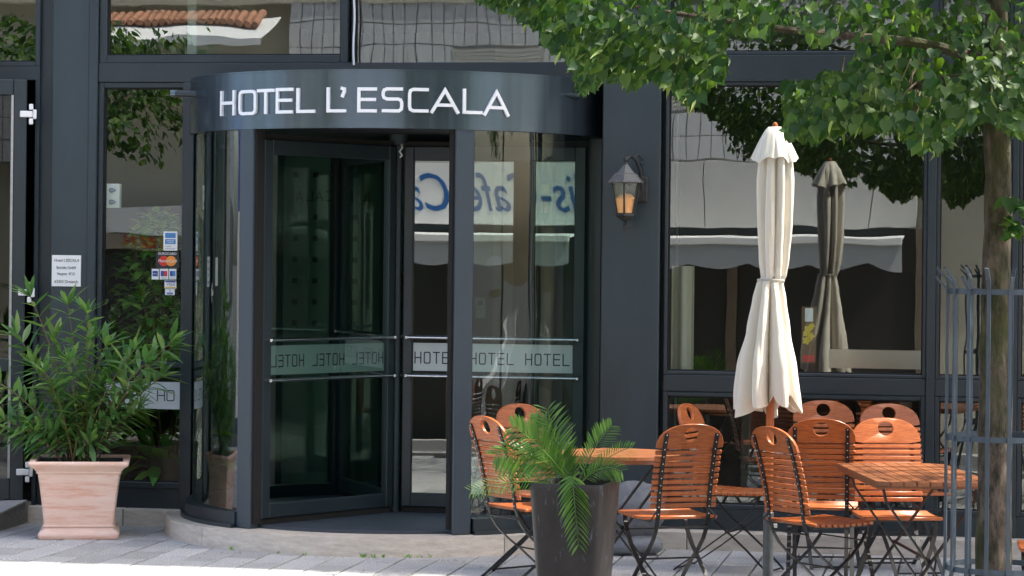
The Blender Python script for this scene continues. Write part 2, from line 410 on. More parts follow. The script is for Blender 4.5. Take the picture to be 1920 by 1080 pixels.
for i in range(-44, 45):
    for j in range(-1, 17):
        x = i*PW+.07; y = -.05-j*PL-(PL/2 if i % 2 else 0)
        if y < -6.2: continue
        if x*x+y*y < 1.15**2: continue
        jit = (rng.uniform(-.0015, .0015), rng.uniform(-.0015, .0015), rng.uniform(-.0025, .0015))
        wp = HOTEL @ Vector((x, y, 0)); dd = wp.y+DIST
        inframe = abs(wp.x) < 1.0*dd*960/FPX+.15 and 477+EYE*FPX/dd > 985 and 477+EYE*FPX/dd < 1100
        if inframe and len(single) < 300: single.append((x, y, jit))
        else: rest.cbox(x-PW/2+.0058, x+PW/2-.0058, y-PL/2+.0025, y+PL/2-.0025, -.05, jit[2], .004)
for x, y, jit in single:
    link('paver', pme, pav, Matrix.Translation((x+jit[0], y+jit[1], jit[2])) @ Matrix.Rotation(rng.uniform(-.004, .004), 4, 'Z'))
o = rest.build('paving_field', M_PAVER, pav); o['kind'] = 'stuff'
def strip(name, y0, y1, dz, m, x0=-60, x1=60, th=.02):
    mb = MB(); n = 12
    for i in range(n):
        a, b = y0+(y1-y0)*i/n, y0+(y1-y0)*(i+1)/n
        mb.add([(x0, a, gz(a)+dz), (x1, a, gz(a)+dz), (x1, b, gz(b)+dz), (x0, b, gz(b)+dz)], [(0, 1, 2, 3)])
    o = struct(mb.build(name, m)); o.matrix_world = HOTEL; return o
strip('road', -6.6, -13.4, -.10+.085, M_ASPH)
kb = MB().box(-60, 60, -6.62, -6.42, -.2, .012)
o = struct(kb.build('kerb', M_KERB)); o.matrix_world = HOTEL
kb = MB().box(-60, 60, -13.6, -13.4, gz(-13.5)-.2, gz(-13.5)+.10)
o = struct(kb.build('kerb', M_KERB)); o.matrix_world = HOTEL
strip('far_pavement', -13.6, -18.5, .09, M_KERB)
mb = MB()
for k in range(-9, 10): mb.add([(k*4, -9.95, gz(-9.95)-.010), (k*4+2, -9.95, gz(-9.95)-.010), (k*4+2, -10.07, gz(-10.07)-.010), (k*4, -10.07, gz(-10.07)-.010)], [(0, 1, 2, 3)])
o = struct(mb.build('road_marking', M_WHITE)); o.matrix_world = HOTEL

# ------------------------------------------------------------------ the hotel
hotel = thing('hotel_building', 'dark grey hotel front with tall shop windows round the revolving door', 'building', HOTEL)
Z = lambda px, py, y=0: FZ(px, py, y)
zH0, zH1 = 2.822, 2.945                      # header beam above door and windows
# windows of the left front: transoms
def framed(name, x0, x1, z0, z1, y, fw=.045, fd=.07, glassm=M_GLASS, extra=None, th=.012):
    fb = MB()
    fb.cbox(x0, x0+fw, y-fd/2, y+fd/2, z0, z1, .004); fb.cbox(x1-fw, x1, y-fd/2, y+fd/2, z0, z1, .004)
    fb.cbox(x0+fw-.001, x1-fw+.001, y-fd/2+.002, y+fd/2-.002, z0, z0+fw, .004); fb.cbox(x0+fw-.001, x1-fw+.001, y-fd/2+.002, y+fd/2-.002, z1-fw, z1, .004)
    w_ = fb.build(name, M_FRAME, hotel)
    bead = MB()
    b = .008; X0, X1, Z0, Z1 = x0+fw, x1-fw, z0+fw, z1-fw
    bead.box(X0, X0+b, y-.014, y+.014, Z0, Z1); bead.box(X1-b, X1, y-.014, y+.014, Z0, Z1)
    bead.box(X0+b, X1-b, y-.014, y+.014, Z0, Z0+b); bead.box(X0+b, X1-b, y-.014, y+.014, Z1-b, Z1)
    bead.build('gasket', M_RUB, w_)
    p_ = MB().add([(X0, y, Z0), (X1, y, Z0), (X1, y, Z1), (X0, y, Z1)], [(0, 1, 2, 3)]).build('pane', glassm, w_)
    return w_
xa0, xa1 = FX(75, 400), FX(95, 400)
xc0, xc1 = FX(95, 400, -.06), FX(180, 400, -.06)
xw0 = FX(186, 400); xw1 = FX(363, 400)
# column left
MB().cbox(xc0, xc1, -.06, .10, .105, 3.6, .006).build('column_panel', M_ANTH, hotel)
MB().box(xc0+(xc1-xc0)*.80, xc0+(xc1-xc0)*.80+.004, -.0615, -.0605, .12, 3.55).build('panel_seam', M_DARK, hotel)
MB().box(xa0, xc0-.0, .0, .10, .105, 3.6).build('column_reveal', M_FRAME, hotel)
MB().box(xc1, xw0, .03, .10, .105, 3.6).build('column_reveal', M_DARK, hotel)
# window 1 + rail + lower window + bottom panel
framed('window', xw0, xw1, .985+.02, zH0, 0, .035)
wl = framed('window', xw0, xw1, .235, .955+.03, 0, .040)
MB().box(xw0, xw1, -.02, .08, .105, .235).build('base_panel', M_FRAME, hotel)
MB().cbox(xw1-.065, xw1+.012, -.05, .06, .105, zH0, .004).build('post', M_FRAME, hotel)
# frosted band with lettering in the lower window
zb0, zb1 = FZ(310, 767), FZ(310, 716)
bd = MB().box(xw0+.045, xw1-.066, -.008, -.004, zb0, zb1).build('frosted_band', M_FROST, wl)
pl = lambda s, z, d: (s, -.009-d, z)
hx = FX(296, 741); lw_ = .30
for k in range(0, 3):
    x0 = hx-k*.365; lb = MB()
    for q, c in enumerate("HOTEL"):
        a = x0+q*lw_/5*1.05; b = a+lw_/5*.78
        if a > xw0+.05 and b < xw1-.066: glyph(lb, c, a, b, FZ(310, 751), FZ(310, 732), .006, pl, .0015, False)
    if lb.v: lb.build('lettering', M_INK, wl)
# header beam, transoms
xr1 = 1.352
MB().cbox(xc1, xr1, -.045, .09, zH0, zH1-.0, .004).build('header_beam', M_FRAME, hotel)
t1a, t1b = FX(190, 60), FX(655, 60)
framed('transom_window', t1a, t1b, zH1, 3.42, -.0, .05)
framed('transom_window', FX(668, 60)-.03, xr1, zH1-.04, 3.42, .03, .022)
MB().box(t1b, FX(668, 60)-.03, .05, .12, zH1, 3.6).build('transom_gap', M_DARK, hotel)
MB().box(t1a, xr1, .02, .09, 3.42, 3.6).build('header_beam', M_FRAME, hotel)
# left door bay
xl = -6.0
MB().box(xl, xa0, -.03, .09, Z(40, 150), Z(40, 125)).build('header_beam', M_FRAME, hotel)
framed('transom_window', xl+3, xa0+.0, Z(40, 125), 3.42, 0, .03)
MB().cbox(xa0-.03, xa0+.0, -.03, .09, .105, Z(40, 150), .004).build('door_jamb', M_FRAME, hotel)
MB().box(xl, xl+3, 0, .3, 0, 3.6).build('wall', M_ANTH, hotel)
MB().box(xl, xa0, .02, .3, 3.42, 3.6).build('header_beam', M_FRAME, hotel)
# right column B
cb0, cb1 = 1.352, FX(1236, 500, YR-.07)
MB().cbox(cb0, cb1, YR-.07, .12, .10, 3.6, .006).build('column_panel', M_ANTH, hotel)
rx0 = FX(1250, 500, YR)
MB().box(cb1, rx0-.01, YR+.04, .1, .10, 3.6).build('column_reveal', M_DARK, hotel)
# right windows
def RXp(px): return FX(px, 500, YR)
m0, m1 = RXp(1735), RXp(1758); n0, n1 = RXp(1894), RXp(1912)
zr = [(.235, FZ(1500, 738, YR)), (FZ(1500, 738, YR), FZ(1500, 706, YR)), (FZ(1500, 706, YR), 2.80)]
bays = [(rx0-.012, m0+.01), (m1-.01, n0+.01), (n1-.01, n1+1.2), (n1+1.25, n1+3.2)]
rwin = []
for a, b in bays:
    framed('window', a, b, zr[0][0], zr[0][1], YR, .028)
    rwin.append(framed('window', a, b, zr[2][0], zr[2][1], YR, .022))
    MB().cbox(a, b, YR-.035, YR+.05, zr[1][0]+.001, zr[1][1]-.001, .004).build('rail', M_FRAME, hotel)
    framed('transom_window', a, b, 2.96, 3.42, YR, .022)
for a, b in ((m0, m1), (n0, n1), (n1+1.2, n1+1.25)):
    MB().cbox(a+.01, b-.01 if b-a > .05 else b, YR-.05, YR+.06, .105, 3.42, .004).build('mullion', M_FRAME, hotel)
xe = n1+3.2
MB().cbox(rx0-.012, xe, YR-.045, YR+.08, 2.80, 2.96, .004).build('header_beam', M_FRAME, hotel)
MB().box(rx0-.012, xe, YR-.03, YR+.05, .105, .235).build('base_panel', M_FRAME, hotel)
MB().box(cb1, xe, YR, YR+.3, 3.42, 3.6).build('header_beam', M_FRAME, hotel)
MB().box(xe, xe+3, YR, 5, 0, 3.6).build('wall', M_PLAST, hotel)
# upper storey: casts the building's shade on the pavement
MB().box(xl-4, cb1, 0, 7, 3.6, 14.6).build('upper_wall', M_PLAST, hotel)
MB().box(cb1, 13.9, YR, 7, 3.6, 12.8).build('upper_wall', M_PLAST, hotel)
# rooms behind the glass
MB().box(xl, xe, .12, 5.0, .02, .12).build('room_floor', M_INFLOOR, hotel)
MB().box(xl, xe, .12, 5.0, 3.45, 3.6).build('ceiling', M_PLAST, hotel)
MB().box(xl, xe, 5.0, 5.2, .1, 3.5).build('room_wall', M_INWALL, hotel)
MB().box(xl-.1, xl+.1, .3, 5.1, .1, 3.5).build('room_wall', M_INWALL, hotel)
M_LOB = mat('lobby_wall', (.26, .31, .27), .8)  # lobby brightness put into a lighter copy of the room wall colour
MB().box(-1.42, -1.36, .12, 4.9, .12, 3.4).build('room_wall', M_LOB, hotel)
MB().box(-1.36, 1.40, 3.2, 3.3, .12, 3.4).build('room_wall', M_LOB, hotel)
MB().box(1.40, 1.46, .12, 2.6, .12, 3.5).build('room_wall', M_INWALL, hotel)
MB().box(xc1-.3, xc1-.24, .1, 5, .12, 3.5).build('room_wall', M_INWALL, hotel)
# plinth stones
def plinth(x0, x1, y0, y1, cuts, z1=.108):
    e = [x0]+cuts+[x1]
    MB().box(x0+.01, x1-.01, y0+.004, y1, -.02, z1-.004).build('plinth_core', M_TRAVJ, hotel)
    for a, b in zip(e, e[1:]):
        MB().cbox(a+.0025, b-.0025, y0, y1-.002, -.015, z1, .005).build('stone', M_TRAV, hotel)
plinth(FX(50, 980, -.1), -1.30, -.10, .12, [FX(230, 980, -.1)])
plinth(1.15, xe, YR-.18, YR+.3, [1.9, 2.9, 3.9, 4.9])
MB().box(xl, FX(50, 980, -.1), 0, .3, -.02, .12).build('door_sill', M_TRAV, hotel)
# round step under the revolving door
seg = [-82, -40.5, 39, 72]
cr = MB(); arc_box(cr, .3, 1.425, radians(-82), radians(72), -.02, .104, 60); cr.build('step_core', M_TRAVJ, hotel)
for a, b in zip(seg, seg[1:]):
    s = MB(); arc_box(s, 1.10, 1.43, radians(a+.12), radians(b-.12), -.015, .112, 30)
    s.build('stone', M_TRAV, hotel, True)

# stone ramp to the left door
rx = FX(55, 950, -.05)
rp = MB()
rp.add([(rx-1.5, -.12, -.01), (rx, -.12, -.01), (rx, -.12, .135), (rx-1.5, -.12, .135), (rx-1.5, -1.35, -.01), (rx, -1.35, -.01), (rx, -1.35, .035), (rx-1.5, -1.35, .035)],
       [(0,1,2,3),(4,7,6,5),(0,4,5,1),(3,2,6,7),(1,5,6,2),(0,3,7,4)])
rmp = thing('stone_ramp', 'grey stone ramp sloping up to the open glass door at the left', 'ramp', HOTEL)
rp.build('ramp_body', two_tone('ramp_stone', (.17, .16, .145), (.26, .25, .23), 60, .4, .6, (1, 1, 1), .8, .3), rmp)
rt = MB().add([(rx-1.5, -.125, .138), (rx+.012, -.125, .138), (rx+.012, -1.36, .038), (rx-1.5, -1.36, .038), (rx-1.5, -.125, .150), (rx+.012, -.125, .150), (rx+.012, -1.36, .050), (rx-1.5, -1.36, .050)],
       [(0,1,2,3),(4,7,6,5),(0,4,5,1),(1,5,6,2),(2,6,7,3),(3,7,4,0)])
rt.build('top_slab', M_KERB, rmp)

# ------------------------------------------------------------------ revolving door
rd = thing('revolving_door', 'large round glass revolving door under a curved metal canopy with raised lettering', 'revolving door', HOTEL)
cz0, cz1, cr_ = 2.474, 2.805, 1.30
c = MB(); arc_box(c, cr_-.03, cr_, radians(-97), radians(97), cz0, cz1, 96)
canopy = c.build('canopy', M_CANOPY, rd, True)
c = MB(); arc_box(c, cr_-.055, cr_+.004, radians(-97), radians(97), cz1+.0005, cz1+.010, 96); c.build('canopy_rim', M_CANOPY, rd, True)
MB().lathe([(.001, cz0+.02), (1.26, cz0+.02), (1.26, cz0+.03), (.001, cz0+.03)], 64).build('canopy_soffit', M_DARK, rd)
MB().lathe([(.001, cz1-.02), (1.29, cz1-.02), (1.29, cz1-.01), (.001, cz1-.01)], 64).build('canopy_roof', M_FRAME, rd)
# raised letters
def ang_of(px, py, r):
    o_ = HI @ Vector((0, -DIST, EYE)); d = HI.to_3x3() @ ray(px, py)
    a = d.x**2+d.y**2; b = 2*(o_.x*d.x+o_.y*d.y); cc = o_.x**2+o_.y**2-r*r
    t = (-b-sqrt(max(0, b*b-4*a*cc)))/(2*a); p = o_+d*t
    return atan2(p.x, -p.y), p.z
LET = [('H',417,443,170,217),('O',451,483,169,216),('T',485,517,167,214),('E',520,551,165,213),('L',558,592,165,212),('L',614,650,164,211),("'",640,652,163,212),
       ('E',671,707,164,211),('S',716,756,164,211),('C',765,803,165,211),('A',808,859,165,213),('L',867,903,167,214),('A',906,952,169,218)]
for ch, p0, p1, y0, y1 in LET:
    r = cr_+.001
    a0, z1_ = ang_of(p0, y0, r); a1, z0_ = ang_of(p1, y1, r)
    zt = ang_of((p0+p1)/2, y0, r)[1]; zb = ang_of((p0+p1)/2, y1, r)[1]
    sw = .0185
    place = lambda s, z, d, r=r: ((r+d)*sin(s/r), -(r+d)*cos(s/r), z)
    l = MB(); glyph(l, ch, a0*r+sw/2, a1*r-sw/2, zb+sw/2, zt-sw/2, sw, place, .016)
    l.build('letter', M_LETTER, canopy)
M_POST = mat('post_paint', (.040, .055, .070), .34, 0, .5, (3, .10, (1, 1, .3)))
# posts
for a in (-31.5, 30, 150, 210):
    a_ = radians(a); M = Matrix.Rotation(a_, 4, 'Z') @ Matrix.Translation((0, -1.245, 0))
    p_ = MB().cbox(-.058, .058, -.05, .03, .112, cz0+.02, .006)
    p_.build('post', M_POST if abs(a) < 90 else M_FRAME, rd, M=M)
    s = -1 if a in (-31.5, 210) else 1
    MB().box(-s*.058 if s > 0 else .058, -s*.072 if s > 0 else .072, -.03, .03, .14, cz0).build('brush_strip', M_RUB, rd, M=M)
# curved side walls: base ring, top ring, panes
for a0, a1 in ((-88, -34), (33, 88), (92, 147), (213, 268)):
    b = MB(); arc_box(b, 1.20, 1.31, radians(a0), radians(a1), .112, .205, 30)
    if abs(a0) < 90 and a0 < 90: arc_box(b, 1.215, 1.335, radians(a0), radians(a1), .112, .135, 30)
    b.build('base_ring', M_FRAME, rd, True)
    mb = MB(); n = 40
    vs = [((1.262)*sin(radians(a0+(a1-a0)*i/n)), -1.262*cos(radians(a0+(a1-a0)*i/n)), z) for i in range(n+1) for z in (.205, cz0+.02)]
    mb.add(vs, [(2*i, 2*i+2, 2*i+3, 2*i+1) for i in range(n)])
    mb.build('curved_pane', M_GLASSC if a0 > -40 and a0 < 200 else M_GLASSD, rd, True)
for a in (-90, 90):
    MB().cbox(-.05, .05, -.045, .035, .112, cz0, .005).build('side_post', M_FRAME, rd, M=Matrix.Rotation(radians(a), 4, 'Z') @ Matrix.Translation((0, -1.255, 0)))
MB().lathe([(.001, .112), (1.21, .112), (1.21, .128), (.001, .128)], 64).build('door_floor', mat('door_mat', (.045, .055, .07), .5, noise=(30, .2, (1, 1, 1))), rd)
MB().lathe([(.03, .128), (.03, 2.42), (.06, 2.43), (.06, cz0+.02)], 20).build('centre_shaft', M_FRAME, rd, True)
MB().tube([(.035, -.07, 2.43), (.045, -.09, 2.41), (.03, -.1, 2.385), (.045, -.095, 2.36), (.03, -.08, 2.35)], .006, 6).build('hook', M_WHITE, rd, True)
wz0, wz1 = .165, 2.42
def wing(deg, textside):
    M = Matrix.Rotation(radians(deg), 4, 'Z') @ Matrix.Rotation(-pi/2, 4, 'Z')     # local x runs outward
    f = MB(); t = .025
    f.cbox(.045, .105, -t, t, wz0, wz1, .005); f.cbox(1.125, 1.195, -t, t, wz0, wz1, .005)
    f.cbox(.104, 1.126, -t+.002, t-.002, wz1-.09, wz1, .005); f.cbox(.104, 1.126, -t+.002, t-.002, wz0, wz0+.085, .005)
    wg = f.build('door_wing', M_FRAME, rd, M=M)
    g_ = MB().box(1.195, 1.228, -.01, .01, wz0-.02, wz1+.03).box(.05, 1.195, -.012, .012, wz0-.035, wz0).box(.05, 1.195, -.01, .01, wz1, wz1+.03)
    g_.build('brush_strip', M_RUB, wg)
    MB().add([(.105, 0, wz0+.085), (1.125, 0, wz0+.085), (1.125, 0, wz1-.09), (.105, 0, wz1-.09)], [(0,1,2,3)]).build('pane', M_GLASSW, wg)
    for side in (-1, 1):
        for z in (1.225, .985):
            b = MB().tube([(.13, side*.055, z), (1.10, side*.055, z)], .009, 10)
            for x in (.075, 1.16):
                b.tube([(x, side*.02, z), (x, side*.05, z)], .010, 10)
                b.lathe([(.001, z-.013), (.013, z-.008), (.014, z), (.013, z+.008), (.001, z+.013)], 10, (x, side*.055))
            b.tube([(.075, side*.055, z), (.13, side*.055, z)], .009, 10, False); b.tube([(1.10, side*.055, z), (1.16, side*.055, z)], .009, 10, False)
            b.build('push_bar', M_STEEL, wg, True)
    MB().box(.11, 1.12, -.0045, -.0025, 1.015, 1.19).build('frosted_band', M_FROST, wg)
    s = textside
    for k in range(3):
        x0 = (.118+k*.352); lb = MB()
        # text reads outward on the face s, mirrored on the other
        def place(u, z, d): return (u if s < 0 else 1.23-u, s*(.0045+d), z)
        word(lb, "HOTEL", x0, x0+.28, 1.06, 1.135, .0075, place, .0012)
        word(lb, "HOTEL", x0, x0+.28, 1.06, 1.135, .0075, lambda u, z, d: (u, -.0022+d*.3, z), .0012)
        lb.build('lettering', M_INK, wg)
    return wg
wing(-30, -1); wing(90, -1); wing(210, -1)
# inner glass screen of the lobby with small square marks and reversed lettering
scr = thing('lobby_screen', 'tall glass screen with rows of small dark squares behind the revolving door', 'glass screen', HOTEL)
MB().cbox(-1.14, -1.10, 1.35, 1.41, .12, 2.6, .003).cbox(-.42, -.38, 1.35, 1.41, .12, 2.6, .003).build('screen_frame', M_FRAME, scr)
MB().add([(-1.10, 1.38, .12), (-.42, 1.38, .12), (-.42, 1.38, 2.6), (-1.10, 1.38, 2.6)], [(0,1,2,3)]).build('pane', mat('back_painted_glass', (.40, .46, .42), .3), scr)
sq = MB()
for k in range(8):
    for x in (-1.02, -.88, -.60):
        z = 2.28-k*.145
        if k == 1: continue
        sq.box(x-.018, x+.018, 1.372, 1.376, z-.018, z+.018)
sq.build('square_mark', M_INK, scr)
tl = MB(); word(tl, "L'ESCALA", 0, .52, 2.10, 2.17, .009, lambda u, z, d: (-.50-u, 1.374-d, z), .001); tl.build('lettering', M_INK, scr)

# ------------------------------------------------------------------ open glass door at the left
hx_, hz0, hz1 = FX(70, 500, -.04), .15, Z(55, 152)
leaf = thing('glass_door', 'dark framed glass door standing open at the left edge beside the stone ramp', 'door',
             HOTEL @ Matrix.Translation((hx_-.06, -.10, 0)) @ Matrix.Rotation(radians(24), 4, 'Z'))
f = MB(); wd = .95; fw = .085; t = .032
f.cbox(-fw, 0, -t, t, hz0, hz1, .005); f.cbox(-wd, -wd+fw, -t, t, hz0, hz1, .005)
f.cbox(-wd+fw, -fw, -t+.002, t-.002, hz1-.10, hz1, .005); f.cbox(-wd+fw, -fw, -t+.002, t-.002, hz0, hz0+.14, .005)
f.cbox(-wd+fw, -fw, -t+.002, t-.002, .97, 1.055, .005)
f.build('door_frame', M_FRAME, leaf)
MB().box(-fw-.014, -fw, -t-.004, t, hz0+.14, hz1-.1).build('edge_trim', M_KERB, leaf)
for a, b in ((hz0+.14, .97), (1.055, hz1-.1)):
    MB().add([(-wd+fw, 0, a), (-fw-.014, 0, a), (-fw-.014, 0, b), (-wd+fw, 0, b)], [(0,1,2,3)]).build('pane', M_GLASSLEAF, leaf)
MB().box(-.33, -.17, -.03, -.026, FZ(8, 535, -.1), FZ(8, 478, -.1)).build('paper_notice', M_WHITE, leaf)
for pz in (216, 548, 882):
    z = FZ(60, pz)
    h_ = MB().cbox(.012, .038, -.05, -.022, z-.065, z-.028, .004).cbox(.012, .038, -.05, -.022, z+.028, z+.065, .004)
    h_.cbox(-.045, .034, -.047, -.026, z-.020, z+.020, .004).cbox(.036, .06, -.04, .0, z-.03, z+.03, .004)
    h_.build('hinge', M_WHITE, leaf)

# ------------------------------------------------------------------ sign plate, stickers, sensors, cable
px0, px1 = FX(97, 507, -.07), FX(151.5, 507, -.07); pz0, pz1 = FZ(125, 537, -.07), FZ(125, 478.5, -.07)
sp = thing('sign_plate', 'small white name plate with grey lettering on the left dark column', 'sign', HOTEL)
MB().cbox(px0, px1, -.070, -.061, pz0, pz1, .001).build('plate', M_WHITE, sp)
pc = (px0+px1)/2; ph = pz1-pz0
for s_, q, wd_, sh in (("Hotel L'ESCALA", .83, .165, .3), ("Betriebs GmbH", .60, .128, 0), ("Hauptstr. 47-51", .40, .115, 0), ("63303 Dreieich", .15, .155, 0)):
    text_obj('lettering', s_, .028, M_INK, sp, Matrix.Translation((pc, -.0712, pz0+ph*q)) @ FRONT, wd_, sh, .0004)
def sticker(name, label, x0, x1, y0, y1, m, group='payment stickers on the left window'):
    X0, X1 = FX(x0, (y0+y1)/2), FX(x1, (y0+y1)/2); Z0, Z1 = FZ((x0+x1)/2, y1), FZ((x0+x1)/2, y0)
    r = thing(name, label, 'sticker', HOTEL, group)
    MB().box(X0, X1, -.006, -.003, Z0, Z1).build('backing', m, r)
    def pt(a, b): return X0+(X1-X0)*a, Z0+(Z1-Z0)*b
    def patch(nm, a0, b0, a1, b1, m_, d=.0068):
        x0_, z0_ = pt(a0, b0); x1_, z1_ = pt(a1, b1); MB().box(x0_, x1_, -d, -.0061, z0_, z1_).build(nm, m_, r)
    def disc(nm, a, b, rad, m_, d=.0068):
        x, z = pt(a, b); n = 24
        MB().prism([(x+rad*cos(2*pi*i/n), z+rad*sin(2*pi*i/n)) for i in range(n)], .0061, d, Matrix(((1,0,0,0),(0,0,-1,0),(0,1,0,0),(0,0,0,1)))).build(nm, m_, r)
    def txt(s, a, b, size, m_, width, shear=0, d=.0074):
        x, z = pt(a, b); text_obj('lettering', s, size, m_, r, Matrix.Translation((x, -d, z)) @ FRONT, width, shear, .0003)
    return X1-X0, patch, disc, txt
mW, mB1, mB2 = M_WHITE, mat('print_blue', (.05, .20, .45), .5), mat('print_navy', (.03, .06, .28), .5)
mR, mO, mG, mK = mat('print_red', (.62, .03, .02), .5), mat('print_orange', (.80, .28, .03), .5), mat('print_gold', (.65, .45, .08), .5), M_INK
w_, patch, disc, txt = sticker('card_sticker', 'white sticker with a pale blue square, uppermost on the left window', 307, 333, 434, 470, mW)
patch('print', .12, .34, .88, .92, mB1); patch('print', .12, .60, .88, .66, mW, .0070); txt('AMERICAN', .5, .52, .012, mW, w_*.55); txt('EXPRESS', .5, .42, .012, mW, w_*.5)
txt('Cards', .35, .22, .012, mK, w_*.4); txt('welcome here', .5, .10, .010, mK, w_*.75)
w_, patch, disc, txt = sticker('card_sticker', 'black sticker with overlapping red and orange discs on the left window', 293, 336, 472, 503, mK)
disc('red_disc', .34, .44, .033, mR); disc('orange_disc', .66, .44, .033, mO, .0071); txt('EUROCARD', .5, .88, .022, mW, w_*.78, 0, .0074); txt('MasterCard', .5, .44, .026, mW, w_*.82, .15, .0078)
for i, (a, b, m1_, nm) in enumerate(((285, 298, mB2, 'leftmost small white card sticker of the row of three'), (300, 316, mR, 'middle small card sticker of the row of three, red and blue print'), (317.5, 331, mB1, 'rightmost small pale card sticker of the row of three'))):
    w_, patch, disc, txt = sticker('card_sticker', nm, a, b, 504, 524, mW)
    patch('print', .12, .30, .5, .80, mB2); patch('print', .5, .30, .88, .80, m1_ if i != 1 else mR)
    txt(('ec', 'Maestro', 'Cirrus')[i], .5, .14 if i else .55, .011, mK if i else mW, w_*.6)
w_, patch, disc, txt = sticker('card_sticker', 'white card sticker with blue letters over a gold stripe on the left window', 309, 331, 526, 541, mW)
patch('print', .06, .76, .94, .96, mB2); patch('print', .06, .05, .94, .22, mG); txt('VISA', .5, .50, .024, mB2, w_*.7, .25)
w_, patch, disc, txt = sticker('card_sticker', 'lowest small white card sticker with a blue V on the left window', 310, 328, 542, 553, mW)
txt('V', .5, .72, .018, mB2, w_*.22); patch('print', .2, .1, .8, .42, mB2); txt('PAY', .5, .26, .010, mW, w_*.45)
for (xa, xb, yy, side, lab) in ((336, 372, 176, -1, 'short dark sensor arm sticking out left of the canopy'), (1057, 1100, 180, 1, 'short dark sensor arm sticking out right of the canopy')):
    a_, z_ = ang_of((xa+xb)/2 if side > 0 else 366, yy, 1.30)
    s_ = thing('sensor_arm', lab, 'sensor', HOTEL, 'sensor arms on the canopy')
    d = Vector((sin(a_), -cos(a_), 0)); b0 = Vector((sin(a_)*1.30, -cos(a_)*1.30, z_))
    e_ = Vector((-1, -.15, .02)).normalized() if side < 0 else Vector((-.55, -.8, .03)).normalized()
    MB().tube([b0-e_*.02, b0+e_*.12], .020, 12).build('arm', M_FRAME, s_, True)
    MB().tube([b0+e_*.12, b0+e_*.15], [.022, .022], 12).build('arm_cap', M_CANOPY, s_, True)
cb = [(FX(664, y, -.05)+.004*sin(y*.05), -.055, FZ(664, y)) for y in range(-200, 140, 17)]
cab = MB().tube(cb, .0065, 6).build('wall_cable', M_WHITE, None, True)
cab.matrix_world = HOTEL; tag(cab, 'thin white cable hanging down the front above the canopy', 'cable')

# ------------------------------------------------------------------ wall lantern
YC = YR-.07
lx, lz = FX(1178, 365, YC-.14), FZ(1178, 345, YC-.14)
lan = thing('wall_lantern', 'weathered black wall lantern with glass sides on the dark column', 'lantern', HOTEL @ Matrix.Translation((lx-.012, YC, lz-.052)) @ Matrix.Scale(1.12, 4))
y0 = -.15; S6 = 6
def hexring(r, z, n=6, off=pi/6): return [(r*cos(off+2*pi*i/n), y0+r*sin(off+2*pi*i/n), z) for i in range(n)]
def loft(mb, rings):
    n = len(rings[0]); b = len(mb.v); mb.add([v for R in rings for v in R], [(i*n+j, i*n+(j+1) % n, (i+1)*n+(j+1) % n, (i+1)*n+j) for i in range(len(rings)-1) for j in range(n)]+[tuple(range(n))[::-1], tuple(range((len(rings)-1)*n, len(rings)*n))])
M_OLDB = mat('weathered_black', (.040, .040, .038), .55, .3, .5, (25, .5, (1, 1, 1)))
M_LROOF = mat('weathered_roof', (.115, .115, .11), .6, .2, .5, (18, .35, (1, 1, 1)))
r_ = MB(); loft(r_, [hexring(.100, .050), hexring(.104, .056), hexring(.090, .068), hexring(.066, .098), hexring(.052, .104), hexring(.030, .128), hexring(.012, .15)]); r_.build('roof_cap', M_LROOF, lan)
MB().lathe([(.001, .145), (.012, .15), (.007, .162), (.014, .172), (.013, .182), (.006, .190), (.001, .198)], 12, (0, y0)).build('finial', M_OLDB, lan, True)
cg = MB()
top, bot = hexring(.080, .052), hexring(.050, -.115)
for i in range(6):
    cg.tube([top[i], bot[i]], .0055, 5)
    cg.tube([top[i], top[(i+1) % 6]], .005, 5); cg.tube([bot[i], bot[(i+1) % 6]], .0065, 5)
cg.build('cage', M_OLDB, lan)
for i in range(6):
    k = .97; A_, B_ = hexring(.079, .050), hexring(.049, -.113)
    MB().add([A_[i], A_[(i+1) % 6], B_[(i+1) % 6], B_[i]], [(0,1,2,3)]).build('pane', M_GLASSL, lan)
b_ = MB(); loft(b_, [hexring(.056, -.115), hexring(.058, -.122), hexring(.044, -.135), hexring(.020, -.148), hexring(.010, -.156)]); b_.build('bottom_cup', M_OLDB, lan)
MB().lathe([(.001, -.15), (.010, -.158), (.006, -.166), (.013, -.178), (.010, -.190), (.004, -.202), (.001, -.21)], 12, (0, y0)).build('bottom_finial', M_OLDB, lan, True)
MB().lathe([(.001, -.110), (.044, -.110), (.055, -.035), (.030, -.010), (.001, -.005)], 16, (0, y0)).build('bulb_cover', mat('warm_bulb_cover', (.90, .45, .15), .5), lan, True)
arm = [(0, y0, .150), (.004, y0+.012, .178), (.018, y0+.045, .196), (.042, y0+.085, .178), (.062, y0+.115, .125), (.070, y0+.135, .055), (.072, y0+.146, .0)]
MB().tube(arm, .009, 8).tube([(.03, y0+.06, .185), (.05, y0+.09, .205), (.072, y0+.12, .19), (.075, y0+.125, .165), (.065, y0+.11, .155)], .006, 6).build('scroll_arm', M_OLDB, lan, True)
MB().cbox(.044, .100, -.014, 0, -.05, .09, .006).build('wall_plate', M_OLDB, lan)

